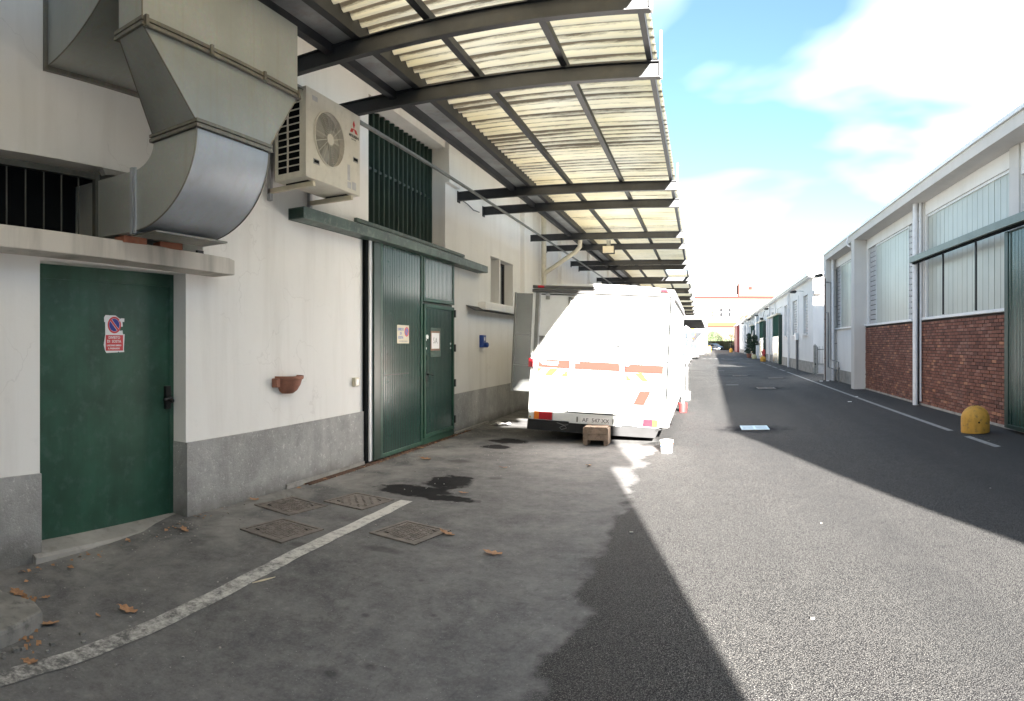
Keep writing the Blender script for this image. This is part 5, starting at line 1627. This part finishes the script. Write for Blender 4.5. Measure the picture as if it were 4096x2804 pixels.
T.part('guard', MB().tube([(.65, 87.7, 1.1), (.75, 87.7, 1.9), (1.4, 87.7, 1.9), (1.45, 87.7, 1.15)], .03, 6), M['blackpaint'])
for x in (.85, 1.35):
    for y in (87.6, 88.5):
        T.part('wheel', MB().lathe([(.2, -.06), (.2, .06)], 14, Matrix.Translation((x, y, .2)) @ Matrix.Rotation(R(90), 4, 'X')), M['rubber'])

# compact car past the passage, nose to the right and towards us
T = Thing('parked_car', 'pale blue compact car with a dark side graphic parked past the passage', 'car', (3.3, 149, 0))
prof = [(-2.0, .25), (2.0, .25), (2.02, .55), (1.95, .78), (1.25, .95), (.55, 1.42), (-.2, 1.53), (-1.6, 1.48), (-1.95, 1.0), (-2.05, .6)]
cm = Matrix.Translation((3.45, 149.5, 0)) @ Matrix.Rotation(R(-35), 4, 'Z')
T.part('body', MB().prism(prof, -.84, .84, 'y', cm), M['car_blue'], bev=.08)
T.part('side_window', MB().box(-1.5, -.75, -.852, -.845, .98, 1.36, cm), M['glass_dark'])
T.part('side_window', MB().prism([(-.68, .98), (.55, .98), (.15, 1.33), (-.68, 1.37)], -.852, -.845, 'y', cm), M['glass_dark'])
T.part('windscreen', MB().add([(1.2, -.7, 1.0), (1.2, .7, 1.0), (.58, .62, 1.42), (.58, -.62, 1.42)], [(0, 1, 2, 3)], cm), M['glass_dark'])
T.part('graphic', MB().prism([(-1.2, .72), (.3, .6), (.5, .74), (-.6, .66)], -.856, -.849, 'y', cm), M['rust'])
for x in (-1.25, 1.25):
    for y in (-.78, .78):
        w_ = T.part('wheel', MB().lathe([(.31, -.1), (.31, .1)], 20, cm @ Matrix.Translation((x, y, .31)) @ Matrix.Rotation(R(90), 4, 'X')), M['rubber'])
        T.part('rim', MB().lathe([(.19, -.01), (.19, .01)], 14, cm @ Matrix.Translation((x, y * 1.14, .31)) @ Matrix.Rotation(R(90), 4, 'X')), M['alu'], w_)
for y in (-.6, .6):
    T.part('headlight', MB().box(1.88, 2.02, y - .16, y + .16, .62, .76, cm), M['glass_dark'])
T.part('grille', MB().box(1.99, 2.04, -.5, .5, .34, .48, cm), M['blackpaint'])
T.part('mirror', MB().box(.45, .6, -.98, -.85, .98, 1.1, cm), M['car_blue'])

# ------------------------------------------------------------------ the big white service truck, seen from behind, leaning a little
VN = Thing('service_truck', 'big white box-bodied service truck parked with its rear towards us', 'truck', (-1.555, 9.5, 0))
VM = Matrix.Translation((-1.555, 9.5, .284)) @ Matrix.Rotation(R(2.7), 4, 'Y')
hw, vh, VL = 1.085, 2.07, 5.6
def vbox(x0, x1, z0, z1, d0, d1):
    """Box in the truck's frame: d is how far it stands proud of the rear face."""
    return MB().box(x0, x1, -d1, -d0, z0, z1, VM)
VN.part('body', MB().box(-hw, hw, 0, VL, 0, vh, VM), M['vanwhite'], bev=.02)
VN.part('roof_rail', vbox(-hw - .01, hw, 2.03, 2.075, 0, .035), M['darkrail'], bev=.004)
VN.part('roof_rail', vbox(-hw - .01, hw, 1.965, 2.015, 0, .05), M['darkrail'], bev=.006)
VN.part('roof_bow', MB().prism([(-hw, 0), (hw, 0), (hw * .6, .035), (-hw * .1, .05), (-hw * .6, .035)], .0, VL, 'y', VM @ Matrix.Translation((0, 0, vh))), M['vanwhite'])
for x in (-.96, .93):
    VN.part('marker_lamp', vbox(x - .05, x + .05, 2.035, 2.07, .035, .055), M['lens_red'], bev=.006)
VN.part('corner_post', vbox(-hw, -1.045, 1.0, 1.96, 0, .03), M['vanwhite'])
VN.part('rubber_strip', vbox(-1.04, -.985, .98, 1.962, 0, .022), M['alu'])
VN.part('rubber_strip', vbox(-.985, -.965, .98, 1.962, 0, .035), M['slat_grey'])
VN.part('corner_post', vbox(1.045, hw, .15, 1.96, 0, .03), M['vanwhite'])
VN.part('edge_seal', vbox(1.024, 1.045, .42, 1.95, 0, .034), M['black'])
VN.part('upper_seam', vbox(-.96, 1.024, 1.930, 1.946, 0, .003), M['black'])
VN.part('panel_seam', vbox(-1.03, 1.024, .982, .997, 0, .003), M['black'])
VN.part('corner_seam', vbox(-1.052, -1.040, .16, .98, 0, .003), M['black'])
VN.part('bumper_seam', vbox(-1.06, -.44, .150, .157, 0, .003), M['black'])
VN.part('bumper_seam', vbox(.385, 1.04, .150, .157, 0, .003), M['black'])
VN.part('ridge', vbox(-1.03, 1.03, 1.0, 1.018, 0, .012), M['vanwhite'], bev=.003)
VN.part('latch', vbox(-.885, -.82, 1.86, 1.96, 0, .02), M['alu'], bev=.004)
VN.part('latch_tip', vbox(-.885, -.82, 1.915, 1.96, .02, .028), M['slat_grey'])
VN.part('chequer_patch', vbox(-.965, -.83, 1.06, 1.30, 0, .006), M['chequer'], bev=.003)
dr = VN.part('rear_door', vbox(-.50, .375, .16, 1.88, 0, .014), M['vanwhite'], bev=.004)
VN.part('door_frame', vbox(-.525, -.495, 1.0, 1.91, 0, .022), M['alu'], dr)
VN.part('door_frame', vbox(-.525, .385, 1.882, 1.912, 0, .022), M['alu'], dr)
VN.part('door_window', vbox(-.44, .30, 1.36, 1.86, .014, .022), M['slat_grey'], dr)
VN.part('window_blind', vbox(-.385, .25, 1.40, 1.80, .022, .026), M['vanwhite'], dr)
VN.part('window_frame', vbox(-.44, -.405, 1.36, 1.86, .022, .034), M['slat_grey'], dr)
VN.part('window_frame', vbox(-.405, .30, 1.825, 1.86, .022, .034), M['slat_grey'], dr)
VN.part('hinge', vbox(-.485, -.33, 1.715, 1.775, .034, .052), M['alu'], dr)
for a, b_, c_, d_ in ((.375, .392, .16, 1.88), (-.472, -.458, .16, 1.0), (-.50, .38, .146, .160), (-.49, .375, 1.868, 1.882)):
    VN.part('door_gap', vbox(a, b_, c_, d_, 0, .0155), M['black'], dr)
VN.part('door_handle', vbox(.19, .30, 1.187, 1.207, .014, .04), M['black'], dr)
VN.part('hinge', vbox(-.505, -.475, 1.0, 1.1, .014, .03), M['slat_grey'], dr)
VN.part('hinge', vbox(-.505, -.475, .40, .5, .014, .03), M['slat_grey'], dr)
for a, b_, c_, d_ in ((-.96, -.47, .815, .94), (-.385, .31, .81, .902), (.395, .966, .808, .932)):
    VN.part('red_stripe', vbox(a, b_, c_, d_, 0, .0165), M['stripe_red'])
VN.part('red_stripe', vbox(-.31, .30, .902, .938, 0, .0165), M['stripe_red'])
def vpoly(pts, d0=0, d1=.0165):
    return MB().prism(pts, -d1, -d0, 'y', VM)
for pts in ([(-.971, .802), (-.87, .805), (-.968, .731)], [(-.735, .687), (-.63, .808), (-.774, .802), (-.859, .686)], [(-.496, .796), (-.485, .694), (-.596, .693)],
            [(.406, .786), (.411, .679), (.504, .69)], [(.536, .798), (.648, .804), (.76, .682), (.654, .682)], [(.83, .792), (.878, .789), (.88, .736)]):
    VN.part('yellow_chevron', vpoly(pts), M['stripe_yellow'])
VN.part('orange_mark', vpoly([(.625, .537), (.799, .537), (.702, .325), (.532, .324)]), M['stripe_red'])
for cx, txt in ((-.873, '80'), (-.616, '100')):
    m = VM @ Matrix.Translation((cx, -.002, .414)) @ Matrix.Rotation(R(90), 4, 'X')
    dsk = VN.part('speed_disc', disc(MB(), m, .078, 0, .003), M['sign_white'])
    VN.part('ring', disc(MB(), m, .086, 0, .006, 40, .066), M['ring_orange'], dsk)
    VN.text(txt, .095 if txt == '80' else .065, M['black'] if txt == '80' else M['dark_print'], m @ Matrix.Translation((0, 0, .006)), dsk)
m = VM @ Matrix.Rotation(R(90), 4, 'X')
VN.text('COLPAGINI', .045, M['sign_white'], m @ Matrix.Translation((-.755, .893, .0185)), sx=1.0, bold=.001)
VN.part('emblem', vpoly([(-.935, .905), (-.905, .935), (-.875, .905), (-.905, .875)], 0, .0185), M['sign_white'])
VN.part('under_line', vbox(-.885, -.655, .858, .866, 0, .0185), M['sign_white'])
VN.part('side_marker', MB().box(-hw - .025, -hw - .0, .02, .09, .81, .945, VM), M['lens_red'])
VN.part('side_marker', vbox(-hw - .02, -1.035, .81, .945, .03, .045), M['lens_red'])
VN.part('camera', vbox(.395, .45, .90, .955, .0165, .06), M['slat_grey'], bev=.008)
# lights, plate, bumper
tl = VN.part('tail_light', vbox(-.98, -.696, .012, .13, 0, .03), M['lens_red'], bev=.008)
VN.part('indicator', vbox(-.982, -.905, .014, .128, .03, .034), M['lens_orange'], tl)
VN.part('housing', vbox(-.99, -.686, .004, .138, 0, .02), M['slat_grey'], tl)
tr_ = VN.part('tail_light', vbox(.63, .918, .005, .12, 0, .03), M['lens_red'], bev=.008)
VN.part('indicator', vbox(.848, .919, .007, .118, .03, .034), M['lens_orange'], tr_)
VN.part('reversing_lens', vbox(.629, .695, .007, .118, .03, .034), M['paper'], tr_)
VN.part('housing', vbox(.62, .928, -.003, .128, 0, .02), M['slat_grey'], tr_)
fp = VN.part('plate_panel', vbox(-.435, .368, -.012, .142, 0, .016), M['vanwhite'], bev=.003)
VN.part('number_plate', vbox(-.25, .205, -.004, .10, .016, .020), M['sign_white'], fp)
VN.text('AF  547 XX', .085, M['dark_print'], m @ Matrix.Translation((-.02, .048, .0215)), fp, sx=1.0)
for x in (-.304, .247):
    VN.part('plate_lamp', vbox(x - .012, x + .012, .013, .092, .016, .03), M['greysteel'], fp, bev=.003)
for x, z in ((-1.05, .03), (.53, .035)):
    VN.part('warning_sticker', vpoly([(x - .014, z), (x + .014, z), (x, z + .026)], 0, .018), M['stripe_yellow'])
VN.part('skirt', MB().add([(-1.092, 0.01, -.008), (.95, .01, -.008), (.89, .01, -.16), (-1.10, .01, -.157), (-1.092, .3, -.008), (.95, .3, -.008), (.89, .3, -.16), (-1.10, .3, -.157)],
        [(0, 3, 2, 1), (4, 5, 6, 7), (0, 1, 5, 4), (1, 2, 6, 5), (2, 3, 7, 6), (3, 0, 4, 7)], VM), M['rubber'])
VN.part('chassis', MB().box(-.9, .85, .3, VL, -.14, -.002, VM), M['rubber'])
VN.part('cable_loop', MB().tube([VM @ Vector(p) for p in [(-.62, -.02, -.02), (-.50, -.025, -.05), (-.46, -.03, -.09), (-.54, -.03, -.12), (-.57, -.03, -.09), (-.50, -.025, -.05), (-.44, -.02, -.04)]], .005, 5), M['pipe_grey'])
VN.part('ladder_hook', MB().tube([VM @ Vector(p) for p in [(.98, -.02, -.02), (.9, -.02, -.04), (.93, -.02, -.01)]], .01, 5), M['blackpaint'])
# near side: hatch standing open to the left
ht = VN.part('side_hatch', MB().box(-1.53, -1.10, .55, .58, .375, 1.985, VM), M['vangrey'], bev=.004)
VN.part('hatch_edge', MB().box(-1.55, -1.525, .53, .60, .365, 1.995, VM), M['alu'], ht)
for z in (.80, 1.30):
    VN.part('hatch_seam', MB().box(-1.525, -1.10, .545, .55, z, z + .006, VM), M['slat_grey'], ht)
# right side: skin joints, cyan graphic, vents, wheels, cab
VN.part('side_line', MB().box(hw, hw + .004, .1, VL - .1, .70, .715, VM).box(hw, hw + .004, .1, VL - .1, .75, .755, VM), M['slat_grey'])
VN.part('side_graphic', MB().prism([(3.4, 1.35), (3.9, 1.45), (3.7, .72), (3.2, .62)], hw, hw + .004, 'x', VM), M['cyan'])
VN.part('red_graphic', MB().prism([(1.0, .62), (3.4, .60), (3.0, .2), (1.6, .1)], hw, hw + .004, 'x', VM), simple('pale_red_film', (.62, .35, .32), .4))
VN.part('vent', MB().box(hw, hw + .02, .45, .47, .12, .4, VM).box(hw, hw + .02, .55, .57, .12, .4, VM), M['greysteel'])
VN.part('corner_guard', MB().box(hw, hw + .012, -.002, .05, .02, .42, VM), M['slat_grey'])
VN.part('roof_gutter', MB().box(hw, hw + .03, 0, VL, 1.93, 1.96, VM), M['slat_grey'])
cab = VN.part('cab', MB().prism([(VL, .05), (VL + 1.75, .05), (VL + 1.8, .75), (VL + 1.35, 1.0), (VL + .75, 1.75), (VL, 1.8)], -.98, 1.0, 'x', VM), M['vanwhite'], bev=.05)
VN.part('cab_window', MB().prism([(VL + .15, 1.05), (VL + 1.2, 1.05), (VL + .75, 1.6), (VL + .15, 1.65)], 1.003, 1.01, 'x', VM), M['glass_dark'], cab)
for sx in (-1, 1):
    mr = VN.part('mirror_arm', MB().tube([VM @ Vector(p) for p in [(sx * 1.0, VL + .9, 1.55), (sx * 1.12, VL + .95, 1.72), (sx * 1.26, VL + .95, 1.62), (sx * 1.26, VL + .95, .95), (sx * 1.0, VL + .9, .95)]], .016, 7), M['vanwhite'])
    VN.part('wide_mirror', MB().box(sx * 1.13, sx * 1.36, VL + .88, VL + .96, 1.42, 1.60, VM), M['glass_dark'], mr, bev=.03)
    VN.part('tall_mirror', MB().box(sx * 1.15, sx * 1.30, VL + .86, VL + .96, 1.02, 1.38, VM), M['glass_dark'], mr, bev=.03)
for sx in (-1, 1):
    for yy in (2.1, VL + .8):
        x = -1.555 + sx * .93
        w_ = VN.part('wheel', MB().lathe([(.36, -.11), (.38, -.08), (.38, .08), (.36, .11)], 24, Matrix.Translation((x, 9.5 + yy, .38)) @ Matrix.Rotation(R(90), 4, 'Y')), M['rubber'], sm=30)
        VN.part('rim', MB().lathe([(.22, -.02), (.22, .02)], 18, Matrix.Translation((x + sx * .115, 9.5 + yy, .38)) @ Matrix.Rotation(R(90), 4, 'Y')), M['alu'], w_)

# wooden step at the rear of the truck
T = Thing('wooden_step', 'weathered wooden step box standing under the truck number plate', 'step', (-1.53, 9.3, 0))
x0, x1 = -1.70, -1.36
for x in (x0 + .0, x1 - .05):
    T.part('leg', MB().box(x, x + .05, 9.22, 9.27, 0, .10), M['wood'], bev=.003)
    T.part('leg', MB().box(x, x + .05, 9.42, 9.47, 0, .10), M['wood'], bev=.003)
T.part('board', MB().box(x0, x1, 9.20, 9.22, .08, .17), M['wood'], bev=.003)
T.part('board', MB().box(x0, x1, 9.20, 9.22, .174, .255), M['wood'], bev=.003)
for i in range(4):
    x = x0 + i * .086
    T.part('slat', MB().box(x, x + .082, 9.20, 9.48, .258, .275), M['wood'], bev=.003)
T.part('side_board', MB().box(x0 - .018, x0, 9.21, 9.47, 0.02, .255), M['wood'])
T.part('side_board', MB().box(x1, x1 + .018, 9.21, 9.47, 0.02, .255), M['wood'])

# awning poles standing in weighted buckets along the truck
def bucket(x, y, lb, mt, h=.26, r_=.1, pole=0, band=None):
    T = Thing('bucket', lb, 'bucket', (x, y, 0), group='weighted buckets along the truck')
    T.part('pail', MB().lathe([(r_ * .86, 0), (r_, h), (r_ * 1.04, h), (r_ * 1.04, h - .015)], 20, None, (x, y, 0)), mt, sm=30)
    T.part('filling', MB().lathe([(r_ * .97, h - .03), (r_ * .97, h - .02)], 20, None, (x, y, 0)), M['cement'])
    if band:
        for z, bmt in band:
            T.part('band', MB().lathe([(r_ * (.86 + .14 * z / h) + .002, z), (r_ * (.86 + .14 * (z + .012) / h) + .002, z + .012)], 20, None, (x, y, 0)), bmt)
    if pole:
        T.part('pole', MB().tube([(x, y, h - .03), (x, y, pole)], .022, 8), M['vanwhite'])
    return T


bucket(-.46, 8.75, 'white bucket with orange and blue bands at the rear corner of the truck', M['vanwhite'], .17, .09, 0, [(.12, M['lens_orange']), (.085, M['cyan'])])
bucket(-.375, 14.0, 'red and white bucket holding a white pole beside the truck', M['hydrant'], .19, .095, 1.05)
bucket(-.35, 17.0, 'white bucket with a taller white pole past the red one', M['vanwhite'], .22, .1, 1.6)

# ------------------------------------------------------------------ fallen leaves, splinter, rag
def oak_leaf(s, x, y, rz, lb, curl=.25):
    s *= .85
    x, y = gp(x, y)
    z0 = gz(x, y)
    out = []
    n = 72
    for i in range(n):
        t = 2 * math.pi * i / n
        ph = (t * 7 / (2 * math.pi)) % 1
        lob = .62 + .62 * (1 - abs(2 * ph - 1)) ** 1.3 + .08 * math.sin(t * 3 + s * 90)
        out.append((s * .62 * math.cos(t) * (1 + .15 * math.cos(2 * t)) * (.8 + .2 * lob), s * .40 * math.sin(t) * lob))
    vs = [(0, 0, .006)]
    for a, b_ in out:
        vs.append((a, b_, .006 + curl * (a * a + b_ * b_) / s + .004 * rnd.random()))
    vs += [(-s * .95, .002, .01), (-s * .95, -.002, .01)]
    fs = [(0, i + 1, (i + 1) % n + 1) for i in range(n)] + [(n // 2 + 1, n + 1, n + 2, n // 2 + 2)]
    T = solo('leaf', lb, 'leaf', MB().add(vs, fs), M['oakleaf'], (0, 0, 0), group='dry oak leaves on the asphalt')
    T.location = (x, y, z0 + .004)
    T.rotation_euler = (rnd.uniform(-.2, .2), rnd.uniform(-.2, .2), R(rz))


for (x, y, s, rz, lb) in (
        (-2.79, 2.21, .105, 20, 'large pointed oak leaf lying alone between the green door and the white line'),
        (-2.89, 1.75, .11, 60, 'curled brown oak leaf against the tip of the broken kerb'),
        (-2.59, 1.47, .075, 30, 'oak leaf on the ground just inside the near end of the white line'),
        (-2.83, 2.03, .035, 0, 'tiny leaf fragment near the kerb end'),
        (-3.69, 3.5, .09, -20, 'oak leaf in front of the right corner of the green door step'),
        (-3.93, 4.64, .085, 60, 'oak leaf at the foot of the roughcast dado'),
        (-2.31, 5.91, .09, 0, 'oak leaf at the edge of the black puddle'),
        (-1.94, 4.6, .12, -15, 'oak leaf on the corner of the roadside manhole cover'),
        (-1.45, 4.28, .12, 10, 'oak leaf lying alone on the open asphalt right of the covers'),
        (-2.33, 7.28, .09, 40, 'oak leaf on the asphalt between puddle and truck'),
        (-3.45, 7.47, .13, 10, 'oak leaf in front of the big ribbed door'),
        (-1.36, 7.66, .09, 70, 'oak leaf nearest to the wooden step'),
        (-3.34, 1.81, .11, 10, 'brown leaf tucked behind the kerb block'),
        (-3.20, 1.92, .05, 80, 'small leaf wedged at the back edge of the kerb'),
        (-3.86, 8.2, .12, 80, 'leaf blown against the foot of the big door')):
    oak_leaf(s, x, y, rz, lb)
x, y = gp(-2.55, 3.11)
solo('splinter', 'pale wood splinter lying beside the white line', 'splinter', MB().prism([(-.09, -.004), (-.02, -.009), (.09, 0), (.0, .007)], 0, .006, 'z', Matrix.Translation((x, y, gz(x, y) + .002)) @ Matrix.Rotation(R(72), 4, 'Z')), M['twig'], (x, y, gz(x, y)))
rag = MB()
vs = [(-3.72 + .30 * a / 6 + .02 * math.sin(b_ * 2.1 + a), 10.85 + .3 * b_ / 5, .02 + .05 * math.sin(a * .9) ** 2 * math.cos(b_ * .5) ** 2 + .02 * rnd.random()) for a in range(7) for b_ in range(6)]
rag.add(vs, [(a * 6 + b_, a * 6 + b_ + 1, a * 6 + b_ + 7, a * 6 + b_ + 6) for a in range(6) for b_ in range(5)])
solo('rag', 'crumpled white rag on the ground beyond the big green door', 'rag', rag, M['paper'], (-3.6, 11, 0), sm=180)
lt = MB()
lb_ = MB()
for i in range(150):
    y = rnd.choice((rnd.uniform(5.3, 10.6), rnd.uniform(6.9, 9.6), rnd.uniform(1.5, 4.2)))
    x = -3.93 + abs(rnd.gauss(0, .07)) + (0 if y > 4.3 or y > 3.8 else .05)
    s_ = rnd.uniform(.008, .03)
    z_ = gz(x, y) + rnd.uniform(.004, .016)
    a_ = rnd.uniform(0, 6.28)
    c_, d_ = math.cos(a_) * s_, math.sin(a_) * s_
    lb_.add([(x + c_, y + d_, z_), (x - d_ * .6, y + c_ * .6, z_ + s_ * .4), (x - c_, y - d_, z_), (x + d_ * .6, y - c_ * .6, z_ - .001)], [(0, 1, 2, 3)])
for i in range(60):
    a_ = rnd.uniform(0, 1)
    x, y = -3.5 + a_ * .62 + rnd.gauss(0, .03), 1.98 - a_ * .35 + rnd.gauss(0, .03)
    s_ = rnd.uniform(.008, .03)
    lb_.add([(x + s_, y, -.092), (x, y + s_ * .5, -.085), (x - s_, y, -.09), (x, y - s_ * .6, -.095)], [(0, 1, 2, 3)])
solo('leaf_litter', None, None, lb_, M['oakleaf'], (-3.9, 6, 0), kind='stuff')
for x, y, s in ((-.56, 5.0, .03), (-3.0, 4.15, .01), (1.0, 5.2, .012), (.6, 3.4, .02), (-1.1, 3.3, .008), (-2.0, 2.2, .008), (3.4, 8.0, .012), (4.3, 8.8, .015), (2.9, 5.9, .012)):
    x, y = gp(x, y)
    lt.box(x, x + s, y, y + s * .7, gz(x, y) + .001, gz(x, y) + .008)
for i in range(420):
    x, y = rnd.uniform(-3.98, -2.2), rnd.uniform(1.6, 11)
    if rnd.random() < .5: x = -4 + (x + 4) * .25
    s = rnd.uniform(.003, .011)
    lt.box(x, x + s, y, y + s, gz(x, y) - .001, gz(x, y) + s * .7)
solo('grit', None, None, lt, M['cement'], (0, 5, 0), kind='stuff')

# ------------------------------------------------------------------ unseen block added behind the camera to cast the foreground shadow
GB = Thing('shadow_block', 'plain unseen block added behind the viewpoint to shade the foreground', 'building', (-5, -4, 0))
GB.part('wall', MB().box(-14, 1.66, -9, -3.0, -.3, 4.55), M['plaster_r'])
GB.part('roof_edge', MB().box(-14, 1.68, -9.02, -3.0, 4.55, 4.63), M['white_metal'])
GB.part('shadow_board', MB().box(-14, 1.93, -3.0, -2.9, 3.55, 4.63), M['white_metal'])  # added board, sized to widen the shadow of the block
GB.part('window', MB().box(-3.4, -2.0, -2.99, -2.97, 1.0, 2.3), M['glass_dark'])
GB.part('door', MB().box(-.6, .4, -2.99, -2.97, -.1, 2.1), M['green'])
